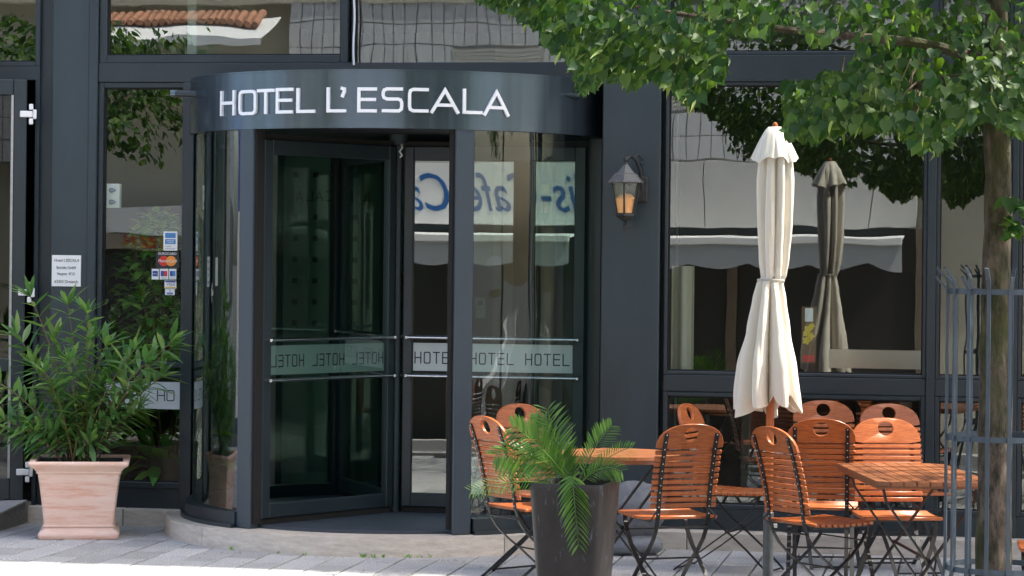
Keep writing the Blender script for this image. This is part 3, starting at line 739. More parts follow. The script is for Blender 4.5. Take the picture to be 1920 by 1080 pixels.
# ------------------------------------------------------------------ indoor things behind the glass
o = None
def curtain(x0, x1, y, z0, z1, lab):
    n = int((x1-x0)/.012); mb = MB(); vs = []
    for i in range(n+1):
        x = x0+(x1-x0)*i/n; yy = y+.03*sin(i*.75)+.008*sin(i*2.1)
        vs += [(x, yy, z0), (x, yy, z1), (x, yy+.006, z0), (x, yy+.006, z1)]
    mb.add(vs, [(4*i, 4*i+4, 4*i+5, 4*i+1) for i in range(n)]+[(4*i+2, 4*i+3, 4*i+7, 4*i+6) for i in range(n)])
    o = mb.build('curtain', M_CURT, None, True); o.matrix_world = HOTEL; tag(o, lab, 'curtain'); return o
curtain(rx0+.02, RXp(1298), YR+.10, 1.05, 1.69, 'pale pleated curtain gathered at the left end of the right window')
def plantleaf(L, Wd, mb, p, d, nrm, bend=.15, n=4, fold=.12):
    """a leaf blade from p along d, curling down"""
    d = d.normalized(); s = d.cross(nrm).normalized(); u = s.cross(d).normalized(); vs = []; prof = [.12, .72, 1, .66, .05]
    if n == 6: prof = [.10, .55, .9, 1, .85, .5, .04]
    for i in range(n+1):
        t = i/n; c = p+d*L*t-Vector((0, 0, 1))*bend*L*t*t
        wd = Wd*prof[i]*.5
        vs += [c-s*wd+u*wd*fold*2, c, c+s*wd+u*wd*fold*2]
    mb.add(vs, [(3*i+a, 3*i+a+1, 3*i+a+4, 3*i+a+3) for i in range(n) for a in (0, 1)])
def rnd_dir(zmin=-.3, zmax=1):
    a = random.uniform(0, 2*pi); z = random.uniform(zmin, zmax); r = sqrt(max(0, 1-z*z)); return Vector((r*cos(a), r*sin(a), z))
def bush(lab, name, cx, cy, z0, z1, rx_, ry_, nleaf, L, Wd, m, potr=.16, potm=None):
    r = thing(name, lab, 'plant', HOTEL @ Matrix.Translation((cx, cy, z0)))
    st = MB(); lf = MB()
    for k in range(9):
        a = random.uniform(0, 2*pi); tx, ty = rx_*.7*cos(a)*random.random()**.5, ry_*.7*sin(a)*random.random()**.5; h = (z1-z0)*random.uniform(.7, 1)
        st.tube([(tx*.1, ty*.1, 0), (tx*.4, ty*.4, h*.4), (tx, ty, h)], [.012, .009, .004], 5)
    for k in range(nleaf):
        zz = random.uniform(.08, 1); q = sin(pi*min(1, zz*.9+.12))**.5
        a = random.uniform(0, 2*pi); rr = random.random()**.5
        p = Vector((rx_*q*rr*cos(a), ry_*q*rr*sin(a), (z1-z0)*zz))
        d = Vector((cos(a), sin(a), random.uniform(-.5, .8)))
        plantleaf(L*random.uniform(.6, 1.2), Wd*random.uniform(.7, 1.1), lf, p, d+rnd_dir()*.5, Vector((0, 0, 1))+rnd_dir()*.5, .3)
    st.build('stem', M_STEM, r); f_ = lf.build('foliage', m, r); f_['kind'] = 'stuff'
    if potm: MB().lathe([(.001, -.001), (potr*.75, 0), (potr, .26), (potr*1.05, .28), (potr*.95, .28), (potr*.9, .24), (.001, .24)], 20).build('pot', potm, r, True)
    return r
bush('bushy dark green indoor plant filling the left window behind the stickers', 'indoor_plant', -1.64, .24, .9, 2.0, .28, .15, 1000, .11, .055, M_INDOOR)
bush('broad leaved indoor plant low behind the glass right of the terracotta planter', 'indoor_plant', -1.58, .36, .13, .80, .24, .15, 60, .30, .10, M_INDOOR, .15, mat('indoor_pot', (.05, .045, .04), .5))
MB_s = MB().box(-1.98, -1.4, .16, .55, .86, .90).build('plant_shelf', mat('shelf_wood', (.20, .17, .13), .5), hotel)
# white lock box with two handles at the left of the window
lbx = thing('switch_box', 'white box with two round dials behind the top left of the window', 'box', HOTEL @ Matrix.Translation((FX(208, 366)+.0, .035, FZ(208, 367))))
MB().cbox(-.055, .055, -.02, .02, -.078, .078, .006).build('casing', M_WHITE, lbx)
for z in (-.04, .035): MB().tube([(.0, -.02, z), (.0, -.032, z)], .016, 14).cbox(-.006, .03, -.036, -.030, z-.008, z+.008, .002).build('dial', mat('dial_grey', (.18, .20, .24), .4), lbx, True)
# lobby: card reader on a pale pier, chair with chrome legs
MB().box(.30, .62, 1.7, 2.4, .12, 3.2).build('lobby_pier', mat('pier_paint', (.42, .36, .26), .8), hotel)
cr2 = thing('card_reader', 'small pale wall box with a dark display seen through the right door wing', 'card reader', HOTEL @ Matrix.Translation((.22, 1.68, 1.38)))
MB().cbox(-.035, .035, -.02, .02, -.07, .07, .004).build('casing', M_WHITE, cr2); MB().box(-.018, .018, -.023, -.0205, .02, .05).build('display', M_INK, cr2)
lch = thing('metal_chair', 'chair with thin chrome legs standing in the lobby behind the right door wing', 'chair', HOTEL @ TR(.30, 2.9, .12, .4))
for sx in (-1, 1):
    for sy in (-1, 1): MB().tube([(sx*.20, sy*.19, 0), (sx*.17, sy*.16, .45)], .011, 8).build('leg', M_STEEL, lch, True)
MB().cbox(-.21, .21, -.2, .2, .45, .49, .01).build('seat', M_BROWN, lch); MB().cbox(-.2, .2, .17, .2, .55, .85, .01).build('backrest', M_BROWN, lch)
# framed flower picture and film band in the right window
fp = thing('flower_poster', 'yellow flower picture with a red foot hanging inside the right window', 'poster', HOTEL)
fx0, fx1 = RXp(1503), RXp(1531); fz0, fz1 = FZ(1515, 682, YR), FZ(1515, 575, YR)
MB().box(fx0, fx1, YR+.05, YR+.056, fz0, fz1).build('sheet', mat('poster_brown', (.16, .09, .04), .6), fp)
pm = MB()
for a, b, r in ((.35, .40, .022), (.62, .48, .02), (.45, .60, .022), (.7, .66, .016), (.3, .52, .016)):
    x, z = fx0+(fx1-fx0)*a, fz0+(fz1-fz0)*b
    pm.prism([(x+r*(1+.25*cos(5*t))*cos(t), z+r*(1+.25*cos(5*t))*sin(t)) for t in [2*pi*i/20 for i in range(20)]], .0, .002, Matrix.Translation((0, YR+.0485, 0)) @ Matrix(((1,0,0,0),(0,0,1,0),(0,1,0,0),(0,0,0,1))))
pm.build('flower', mat('poster_yellow', (.75, .55, .03), .6), fp)
MB().box(fx0+.01, fx1-.01, YR+.0465, YR+.049, fz0+.01, fz0+.05).build('red_patch', mR, fp); MB().box(fx0+.02, fx1-.02, YR+.0465, YR+.049, fz1-.09, fz1-.01).build('pale_patch', M_WHITE, fp)
fb2 = MB().box(RXp(1556), RXp(1729), YR-.007, YR-.003, FZ(1640, 691, YR), FZ(1640, 656, YR)).build('frosted_band', glass('clear_film', (.55, .60, .56), .22, .2), rwin[0])
# wall lamps and a counter deep in the right room give it things to look at
tb = thing('dining_table', 'brown wooden table inside behind the right window', 'table', HOTEL @ TR(2.6, 1.7, .12))
MB().cbox(-.6, .6, -.4, .4, .72, .76, .005).build('tabletop', M_BROWN, tb)
for sx in (-1, 1):
    for sy in (-1, 1): MB().cbox(sx*.52-.03, sx*.52+.03, sy*.33-.03, sy*.33+.03, 0, .72, .004).build('leg', M_BROWN, tb)

# ------------------------------------------------------------------ building across the street (what the panes mirror)
YO = -18.5
def V(px, py, yp=YR): return F(px, py, -YO+2*yp)
opp = thing('street_house', 'pale tiled house with shops and awnings across the street, mirrored in the panes', 'building', HOTEL)
# planes: solid behind (y from YO-6 to YO)
def ob(name, x0, x1, z0, z1, y1=0.0, th=.3, m=M_PLAST, c=.0):
    return MB().box(x0, x1, YO-th, YO+y1, z0, z1).build(name, m, opp)
zt0 = V(1500, 305)[1]; zt1 = V(1500, 15)[1]
xL, xR = -12.0, 3.15
MB().box(xL, 9, YO-8, YO-.3, -.8, 9.5).build('wall', M_BEIGE, opp)
tiles = MB(); groups = []
# tiled wall panels
ob('grout_wall', -5.6, 9, zt0, 5.1, 0, .3, M_GROUT)
x = -5.6
while x < 9:
    z = zt0+.01
    while z < 5.0:
        shut = (-3.4 < x+.08 < -2.2 and 3.6 < z+.15 < 4.4) or (-.95 < x+.08 < .35 and 3.6 < z+.15 < 4.4)
        if not shut: tiles.box(x+.008, x+.152, YO-.01, YO+.008, z+.008, z+.302)
        z += .31
    x += .16
tt = tiles.build('tile', M_TILE, opp); tt['kind'] = 'stuff'
for a in (-3.4, -.95):
    s = MB(); b = a+1.25
    for k in range(18): s.box(a, b, YO-.02, YO+.014, 3.62+k*.048, 3.62+k*.048+.042)
    s.build('roller_shutter', M_SHUT, opp)
ob('eave_band', -12, 9, 5.1, 6.3, .04, .5, M_BEIGE)
ob('cornice', -12, 9, 6.3, 6.5, .10, .8, M_PLAST)
# left wing: recessed balcony in beige with awning
ob('parapet', -12, -5.6, 3.9, 4.25, .4, .6, M_PLAST)
MB().add([(-8.4, YO+.1, 4.9), (-5.7, YO+.1, 4.9), (-5.7, YO+1.0, 4.55), (-8.4, YO+1.0, 4.55), (-8.4, YO+1.0, 4.45), (-5.7, YO+1.0, 4.45)], [(0,1,2,3), (3,2,5,4)]).build('balcony_awning', M_AWN, opp)
ro = MB()
for k in range(26): ro.tube([(-8.6+k*.06*1.8, YO+.25, 4.95), (-8.6+k*.06*1.8, YO+.6, 4.78)], .05, 7)
ro.build('roof_tile', mat('clay_tile', (.38, .19, .12), .8, noise=(5, .45, (1, 1, 1))), opp)
# shop fascia and awnings
fz0, fz1 = V(1500, 425)[1], V(1500, 305)[1]
fe = V(1720, 400)[0]
nP = 0; x = -6.2
while x < fe-.05:
    x2 = min(x+1.05, fe)
    MB().cbox(x+.006, x2-.006, YO-.05, YO+.10, fz0, fz1-.01, .004).build('fascia_panel', M_PLAST, opp); x = x2
az = V(1500, 452)[1]
MB().box(-6.2, fe-.1, YO-.1, YO+.02, az+.1, fz0-.01).build('shadow_gap', M_FRAME, opp)  # dark box stands in for the shade between fascia and awnings
def awning(x0, x1, lab, z=None):
    z = z or az
    r = thing('shop_awning', lab, 'awning', HOTEL, 'awnings across the street')
    L_ = 1.1
    MB().add([(x0, YO+.05, z+.075), (x1, YO+.05, z+.075), (x1, YO+L_, z+.02), (x0, YO+L_, z+.02), (x0, YO+.05, z+.065), (x1, YO+.05, z+.065), (x1, YO+L_, z+.01), (x0, YO+L_, z+.01)], [(0,1,2,3), (7,6,5,4), (0,4,5,1), (0,3,7,4), (1,5,6,2)]).build('cloth', M_AWN, r)
    MB().cbox(x0, x1, YO+L_, YO+L_+.09, z-.045, z+.045, .01).build('front_bar', M_WHITE, r)
    v = []; n = int((x1-x0)/.05)
    for i in range(n+1):
        xx = x0+(x1-x0)*i/n; dz = .085*abs(sin(xx*4.2))**.8
        v += [(xx, YO+L_+.04, z-.045), (xx, YO+L_+.04, z-.27-dz), (xx, YO+L_+.045, z-.045), (xx, YO+L_+.045, z-.27-dz)]
    MB().add(v, [(4*i, 4*i+4, 4*i+5, 4*i+1) for i in range(n)]+[(4*i+2, 4*i+3, 4*i+7, 4*i+6) for i in range(n)]).build('valance', mat('awning_valance', (.42, .44, .45), .9), r)
    return r
awning(-6.1, -1.6, 'white awning across the street beneath the blue script sign')
awning(-1.4, fe-.15, 'white awning across the street beneath the blank pale fascia')
# shop fronts in shade below
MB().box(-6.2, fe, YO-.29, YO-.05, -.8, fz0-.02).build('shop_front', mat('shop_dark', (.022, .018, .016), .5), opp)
for k, xx in enumerate((-5.9, -4.7, -3.4, -2.1, -.8, .4, 1.6, 2.8)):
    MB().cbox(xx, xx+.12, YO-.05, YO+.02, -.8, fz0-.02, .005).build('shop_pillar', M_BROWN, opp)
# sign
bn = thing('added_banner', 'added tall white banner with a blue upper half, giving a pale streak in the curved glass', 'banner', HOTEL @ TR(-11, -1.75))  # unseen banner, added to give the curved glass a white and blue streak
MB().tube([(0, -.60, 0), (0, -.60, 3.3)], .02, 8).build('pole', M_STEEL, bn, True)
MB().cbox(-.004, .004, -.58, .55, .15, 2.15, .001).build('white_panel', M_WHITE, bn); MB().cbox(-.004, .004, -.58, .55, 2.152, 3.25, .001).build('blue_panel', mat('banner_blue', (.10, .14, .45), .6), bn)
MB().cbox(-.3, .3, -.75, -.45, 0, .05, .01).build('foot', M_GALV, bn)
sg = thing('shop_sign', 'white fascia sign with blue script lettering across the street', 'sign', HOTEL)
u0 = V(1130, 370, 0)[0]; u1 = V(773, 370, 0)[0]; sz = V(900, 365, 0)[1]
MB().cbox(min(u0, u1)-.25, max(u0, u1)+.15, YO+.101, YO+.13, V(900, 420, 0)[1], V(900, 306, 0)[1], .004).build('board', M_WHITE, sg)
text_obj('lettering', 'Eis-Cafe Ca', .72, M_BLUE, sg, Matrix.Translation(((u0+u1)/2, YO+.134, sz)) @ BACK, abs(u0-u1), .35, .004)
# left shop: white band, brown board with red letters
MB().box(-12, -6.3, YO-.1, YO+.1, V(260, 440, 0)[1], V(260, 388, 0)[1]).build('white_band', M_WHITE, opp)
bsg = thing('shop_sign', 'brown shop board with dull red capitals across the street', 'sign', HOTEL)
MB().cbox(-12, -6.3, YO-.02, YO+.08, V(260, 468, 0)[1], V(260, 440, 0)[1]-.01, .004).build('board', mat('tan_board', (.30, .25, .19), .7), bsg)
ua, ub = V(240, 452, 0)[0], V(322, 452, 0)[0]
tm = MB(); word(tm, "REN", 0, abs(ub-ua), V(260, 462, 0)[1], V(260, 443, 0)[1], .035, lambda u, z, d: (max(ua, ub)-u, YO+.081+d, z), .01); tm.build('lettering', M_RED, bsg)
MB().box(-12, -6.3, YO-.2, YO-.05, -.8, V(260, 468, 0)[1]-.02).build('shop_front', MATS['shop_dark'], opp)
# neighbouring houses down both sides of the street
def house(x0, x1, y0, y1, h, m, lab, wins):
    r = thing('street_house', lab, 'building', HOTEL)
    MB().box(x0, x1, y0, y1, -1, h).build('wall', m, r)
    yf = max(y0, y1) if y1 < -10 else min(y0, y1)
    s = 1 if y1 < -10 else -1
    MB().prism([(y0-.3, h), ((y0+y1)/2, h+2.4), (y1+.3, h)], x0-.2, x1+.2, Matrix(((0,0,1,0),(1,0,0,0),(0,1,0,0),(0,0,0,1)))).build('roof', MATS['clay_tile'], r)
    wm = MB().cbox(-.5, .5, -.03, .03, 0, 1.3, .01).mesh('window', M_DARK)
    n = int((x1-x0)/2)
    for i in range(n):
        for z in wins: link('window', wm, r, Matrix.Translation((x0+1+2*i, yf+s*.01, z)))
house(9.5, 20, -26, YO, 7, M_PLAST, 'pale neighbouring house further right across the street', (1, 3.6))
house(-24, -12.5, -26, YO, 8, M_BEIGE, 'beige neighbouring house further left across the street', (1, 3.6, 5.9))
house(-26, -12, .3, 8, 8, M_PLAST, 'pale neighbouring house left of the hotel', (1, 3.6, 5.9))
house(14, 26, -.3, 8, 12, M_BEIGE, 'beige neighbouring house right of the hotel', (1, 3.6))

# ------------------------------------------------------------------ folding chairs
CW = .355
def back_pt(s):
    """s: height along the back 0 (seat) .. 1 (top): returns y, z of the back line"""
    z = .455+.465*s; y = .175+.05*s+.075*s*s
    return y, z
def chair_meshes():
    D = {}
    # top board with oval hand hole
    n = 40; zc, hw = .865, CW/2
    out_ = []
    zb, zt_ = .795, .922
    pts = []
    for i in range(n):
        a = 2*pi*i/n; dx, dz = cos(a), sin(a)
        # outline: straight bottom, elliptical shoulders
        def inside(x, z):
            if z < zb or abs(x) > hw: return False
            if z <= zb+.022: return True
            return (abs(x)/hw)**2.35+((z-zb-.022)/(zt_-zb-.022))**2.1 <= 1
        lo, hi = 0, .3
        for _ in range(26):
            m_ = (lo+hi)/2
            if inside(dx*m_, zc-.004+dz*m_): lo = m_
            else: hi = m_
        pts.append((dx*lo, zc-.004+dz*lo))
    hole = [(.040*cos(2*pi*i/n), zc+.002+.035*sin(2*pi*i/n)) for i in range(n)]
    def lift(x, z, d):
        s = (z-.455)/.465; y, _ = back_pt(s); return (x, y+d, z)
    mb = MB(); th = .009; c = .0025; vs = []
    def shrink(p, k): 
        d = Vector((p[0], p[1]-zc)); d = d.normalized()*(d.length-k); return (d.x, zc+d.y)
    for (P, sg_) in ((pts, 1), (hole, -1)):
        for q, dd in ((shrink, -th), (None, -th+c), (None, th-c), (shrink, th)):
            for p in P:
                pp = shrink(p, c*sg_) if q else p
                vs.append(lift(pp[0], pp[1], dd))
    fs = []
    for b in (0, 4*n):
        for r_ in range(3):
            for i in range(n): fs.append((b+r_*n+i, b+r_*n+(i+1) % n, b+(r_+1)*n+(i+1) % n, b+(r_+1)*n+i))
    for r_ in (0, 3):
        for i in range(n): fs.append((r_*n+i, r_*n+(i+1) % n, 4*n+r_*n+(i+1) % n, 4*n+r_*n+i))
    mb.add(vs, fs); D['top_board'] = mb.mesh('top_board', M_WOOD, True)
    D['slat'] = MB().cbox(-CW/2, CW/2, -.0065, .0065, -.0113, .0113, .0035).mesh('back_slat', M_WOOD, True)
    D['seat_slat'] = MB().cbox(-.195, .195, -.0145, .0145, -.008, .008, .003).mesh('seat_slat', M_WOOD, True)
    # rear strap: runs down the back, curves forward to the front foot
    for sx, nm in ((-1, 'l'), (1, 'r')):
        x = sx*.135
        pts = [Vector((x, back_pt(s)[0]+.012, back_pt(s)[1])) for s in (.90, .75, .6, .45, .3, .15, 0)]
        pts += [Vector((x, .172, .42)), Vector((x, .160, .385)), Vector((x, .125, .335)), Vector((x, .06, .275)), Vector((x, -.02, .215)), Vector((x, -.12, .13)), Vector((x, -.235, .018)), Vector((x, -.245, .004))]
        D['strap'+nm] = MB().tube(pts, 0, flat=(.020, .006), up=(1, 0, 0)).mesh('strap', M_IRON) if False else MB().tube(pts, 0, flat=(.006, .021), up=(1, 0, 0)).mesh('strap', M_IRON)
        rv = MB()
        for k in range(12):
            s = .885-.078*k; y, z = back_pt(s)
            rv.lathe([(.0001, .0035), (.0028, .0025), (.0036, 0)], 6); base = rv.v[-18:]
            for j in range(18):
                vx, vy, vz = base[j]; rv.v[-18+j] = (x+vx, y+.015+vz, z+vy)
        D['rivet'+nm] = rv.mesh('rivets', M_RIVET, True)
        x2 = sx*.165
        p2 = [Vector((x2, -.185, .432)), Vector((x2, -.182, .40)), Vector((x2, -.15, .35)), Vector((x2, -.09, .285)), Vector((x2, .02, .205)), Vector((x2, .14, .115)), Vector((x2, .285, .016)), Vector((x2, .295, .004))]
        D['leg'+nm] = MB().tube(p2, 0, flat=(.006, .022), up=(1, 0, 0)).mesh('leg', M_IRON)
        D['rail'+nm] = MB().tube([Vector((x2, -.19, .430)), Vector((x2, .16, .430))], 0, flat=(.006, .018), up=(1, 0, 0)).tube([Vector((x2, .16, .43)), Vector((x2+sx*.004, .20, .455)), Vector((x, .19, .49))], .004, 6).mesh('seat_rail', M_IRON)
    def rod(y, z, xx, r=.0055): return MB().tube([(-xx, y, z), (xx, y, z)], r, 6)
    D['foot_bar_f'] = rod(-.235, .016, .137).mesh('foot_bar', M_IRON); D['foot_bar_r'] = rod(.285, .014, .167).mesh('foot_bar', M_IRON)
    D['pivot'] = rod(-.005, .225, .168, .005).mesh('cross_rod', M_IRON); D['pivot2'] = rod(.17, .40, .137, .005).mesh('cross_rod', M_IRON); D['pivot3'] = rod(-.16, .36, .165, .004).mesh('cross_rod', M_IRON)
    return D
CD = chair_meshes()
def chair(label, bx, by, deg, group='wooden folding chairs on the terrace'):
    """bx, by: where the top of the back stands; deg: 0 faces the street, turning towards the right"""
    a = radians(deg); M = TR(bx, by, 0, a) @ Matrix.Translation((0, -.29, 0))
    r = thing('folding_chair', label, 'chair', M, group)
    link('top_board', CD['top_board'], r)
    for k in range(10):
        z = .778-.0298*k; s = (z-.455)/.465; y, _ = back_pt(s)
        sl_ = (back_pt(s+.02)[0]-back_pt(s-.02)[0])/(.04*.465)
        if z < .49: continue
        link('slat', CD['slat'], r, Matrix.Translation((rng.uniform(-.0012, .0012), y, z)) @ Matrix.Rotation(-math.atan(sl_), 4, 'X'))
    for k in range(10):
        y = -.19+.0375*k; z = .447-.006*sin(pi*k/9)
        link('seat_slat', CD['seat_slat'], r, Matrix.Translation((rng.uniform(-.0012, .0012), y, z)))
    for nm in ('l', 'r'):
        st = link('strap', CD['strap'+nm], r); link('rivets', CD['rivet'+nm], st)['kind'] = 'stuff'
        link('leg', CD['leg'+nm], r); link('seat_rail', CD['rail'+nm], r)
    link('foot_bar', CD['foot_bar_f'], r); link('foot_bar', CD['foot_bar_r'], r); [link('cross_rod', CD[q], r) for q in ('pivot', 'pivot2', 'pivot3')]
    return r
def Wt(px, py, z):   # world point at height z seen at the photo pixel
    d = ray(px, py); t = (z-EYE)/d.z; return d.x*t, -DIST+t
def chair_px(label, px, py, deg):
    x, y = Wt(px, py, .921); return chair(label, x, y, deg)
chair_px('folding chair left of the dark tapered pot, its narrow back turned to the street', 909, 780, 122)
chair_px('folding chair behind the palm, its rounded back beyond the leftmost chair', 972, 757, 40)
chair_px('folding chair seen from behind between the round table and the umbrella', 1298, 795, 199)
chair_px('folding chair seen edge-on near the window, its top peeking over the chair before it', 1288, 757, 66)
chair_px('folding chair just right of the umbrella pole, its narrow back to the street', 1445, 800, 122)
chair_px('folding chair seen from behind, between the umbrella and the sunlit chair', 1540, 785, 173)
chair_px('folding chair facing the street closest to the window, right behind the umbrella', 1543, 751, 2)
chair_px('sunlit folding chair facing the street behind the slatted rectangular table', 1659, 784, 4)
chair_px('shaded folding chair by the window behind the sunlit chair', 1665, 757, 12)
chair(  'folding chair with its back to the street right of the tree trunk', 2.47, -5.12, 172)

# ------------------------------------------------------------------ tables
def xlegs(r, hx, hy, h, axis='x'):
    for s in (-1, 1):
        for q in (-1, 1):
            if axis == 'x': p = [(q*hx, s*hy, h), (q*hx*.93, s*hy, h-.07), (-q*hx*.85, s*hy, .06), (-q*hx*.95, s*hy, .004)]; up = (0, 1, 0)
            else: p = [(s*hx, q*hy, h), (s*hx, q*hy*.93, h-.07), (s*hx, -q*hy*.85, .06), (s*hx, -q*hy*.95, .004)]; up = (1, 0, 0)
            p = [Vector(v)+Vector((0, .009*q*s, 0) if axis == 'x' else (.009*q*s, 0, 0)) for v in p]
            MB().tube(p, 0, flat=(.009, .030), up=up).build('leg', M_IRON, r)
    if axis == 'x':
        for q in (-1, 1): MB().tube([(q*hx*.85, -hy, .06), (q*hx*.85, hy, .06)], .007, 8).build('foot_bar', M_IRON, r, True)
        MB().tube([(0, -hy, h*.5), (0, hy, h*.5)], .008, 8).build('cross_rod', M_IRON, r, True)
    else:
        for q in (-1, 1): MB().tube([(-hx, q*hy*.85, .06), (hx, q*hy*.85, .06)], .007, 8).build('foot_bar', M_IRON, r, True)
        MB().tube([(-hx, 0, h*.5), (hx, 0, h*.5)], .008, 8).build('cross_rod', M_IRON, r, True)
tx, ty = .56, -2.98
t1 = thing('garden_table', 'round slatted wooden folding table behind the palm pot', 'table', TR(tx, ty, 0, radians(8)))
R = .33; ns = 9; pw = 2*R/ns
for k in range(ns):
    x0, x1 = -R+k*pw+.003, -R+(k+1)*pw-.003; m = 8; poly = []
    for i in range(m+1):
        x = x0+(x1-x0)*i/m; poly.append((x, -sqrt(max(.0004, R*R-x*x))))
    for i in range(m, -1, -1):
        x = x0+(x1-x0)*i/m; poly.append((x, sqrt(max(.0004, R*R-x*x))))
    MB().prism(poly, .702, .720, Matrix.Rotation(pi/2, 4, 'Z')).build('slat', M_WOODT, t1)
ed = MB(); ed.lathe([(R-.03, .682), (R-.004, .682), (R-.004, .7015), (R-.03, .7015), (R-.03, .682)], 48); ed.build('edge_ring', M_WOODT, t1, True)
xlegs(t1, .24, .18, .70)
t2c = (1.935, -4.09)
t2 = thing('garden_table', 'rectangular slatted wooden folding table beside the tree guard', 'table', TR(t2c[0], t2c[1], 0, radians(3)))
hx2, hy2 = .275, .57; ns = 9; pw = 2*hx2/ns
for k in range(ns):
    x0, x1 = -hx2+k*pw+.003, -hx2+(k+1)*pw-.003
    cut = .05 if k in (0, ns-1) else .0
    poly = [(x0, -hy2+(cut if k == 0 else 0)), (x1, -hy2+(cut if k == ns-1 else 0)), (x1, hy2-(cut if k == ns-1 else 0)), (x0, hy2-(cut if k == 0 else 0))]
    MB().prism(poly, .702, .722).build('slat', M_WOODT, t2)
for q in (-1, 1):
    MB().cbox(-hx2+.03, hx2-.03, q*(hy2-.10)-.02, q*(hy2-.10)+.02, .684, .7015, .003).build('batten', M_WOODT, t2)
    MB().cbox(q*(hx2-.022)-.012, q*(hx2-.022)+.012, -hy2+.06, hy2-.06, .684, .7012, .003).build('side_rail', M_WOODT, t2)
xlegs(t2, .22, .42, .69, 'x')

# ------------------------------------------------------------------ closed umbrella
ub = W(1446, 477, 13.6); ux, uy = ub.x, ub.y
um = thing('closed_umbrella', 'closed cream umbrella tied at the middle, standing among the folding chairs', 'umbrella', TR(ux, uy))
zu = lambda py: EYE+(483-py)/(FPX/13.6)
MB().tube([(0, 0, .42), (.012, 0, 2.38)], .0205, 16).build('pole', M_POLE, um, True)
MB().lathe([(.001, 0), (.027, 0), (.027, .455), (.024, .458), (.024, .44)], 18).build('ground_tube', M_GALV, um, True)
MB().cbox(.025, .045, -.008, .008, .38, .40, .002).build('clamp_screw', M_STEEL, um)
MB().lathe([(.0205, 2.36), (.022, 2.37), (.020, 2.385), (.010, 2.393), (.014, 2.405), (.015, 2.418), (.010, 2.43), (.001, 2.435)], 16, (.013, 0)).build('finial', M_POLE, um, True)
# wrapped canopy: eight panels folded into loose pleats
nA, nZ = 176, 70
zt_, ztie, zbot = zu(262), zu(526), zu(783)
lobes = [(.3, 1.0), (1.15, .85), (1.9, 1.15), (2.75, .9), (3.5, 1.1), (4.3, .8), (5.0, 1.05), (5.75, .95)]
def env(z):
    K = [(zbot-.06, .185), (zu(745), .178), (zu(690), .160), (zu(620), .118), (zu(560), .088), (zu(532), .070), (ztie, .060), (zu(518), .068), (zu(490), .080), (zu(420), .094), (zu(340), .098), (zu(305), .092), (zt_, .075), (2.40, .03)]
    for (a, ra), (b, rb) in zip(K, K[1:]):
        if a <= z <= b: t = (z-a)/(b-a); t = t*t*(3-2*t)*.5+t*.5; return ra+(rb-ra)*t
    return K[0][1] if z < K[0][0] else K[-1][1]
hem = [random.uniform(-.05, .05) for _ in range(8)]
vs = []; 
for i in range(nA):
    a = 2*pi*i/nA
    k8 = a/(2*pi)*8; k = int(k8) % 8; fr = k8-int(k8)
    hz = zbot+.03+hem[k]*(sin(pi*fr))+.055*(1-sin(pi*fr))**2-.035*sin(a-.6)
    for j in range(nZ+1):
        z = hz+(2.375-hz)*j/nZ
        r = env(z)
        sharp = abs(sin(pi*(k8+.22*sin(z*3.1+a))))          # deep valleys between rounded lobes
        amp = .42 if z < ztie else .30
        if abs(z-ztie) < .06: amp *= abs(z-ztie)/.06*.7+.3
        f_ = 1-amp*(1-sharp)**1.25*1.35-.05*(1-abs(sin(pi*k8*1.5+z*2.2)))**2+.06*sin(3*a+z*4)+.05*sin(5*a-z*6+1)*(1 if z < ztie else .5)
        sw = .22*sin(z*2.0+.5)*(1-abs(z-ztie)/2)
        lean = -.012 if z < ztie else .004
        vs.append((r*f_*cos(a+sw)+lean+.013*(z/2.4), r*f_*sin(a+sw), z))
fs = [(i*(nZ+1)+j, ((i+1) % nA)*(nZ+1)+j, ((i+1) % nA)*(nZ+1)+j+1, i*(nZ+1)+j+1) for i in range(nA) for j in range(nZ)]
me_c = MB().add(vs, fs)
cn = me_c.build('canopy', M_CLOTH, um, True)
# hem turn-up inside and top flounce
vs = []
zf0, zf1 = zu(305), zu(250)
for i in range(nA):
    a = 2*pi*i/nA; wv = abs(sin(4*a+.3))
    hz = zf0+.012*sin(3*a)+.018*wv
    for j in range(13):
        t = j/12; z = hz+(zf1+.03-hz)*t
        r = .106*(1-t)**.8*(1+.20*(wv-.5)*(1-t))+.034*t+.012*sin(7*a)*(1-t)
        vs.append((r*cos(a)+.012, r*sin(a), z))
fs = [(i*13+j, ((i+1) % nA)*13+j, ((i+1) % nA)*13+j+1, i*13+j+1) for i in range(nA) for j in range(12)]
MB().add(vs, fs).build('top_flounce', M_CLOTH, um, True)
MB().lathe([(.069, ztie-.006), (.071, ztie), (.069, ztie+.006)], 40).build('tie_cord', mat('cord', (.45, .42, .36), .9), um, True)
for k in range(8):
    a = 2*pi*k/8+.2; MB().tube([(.03*cos(a), .03*sin(a), zbot+.10), (.05*cos(a), .05*sin(a), zbot+.5)], .004, 4).build('rib', M_POLE, um)

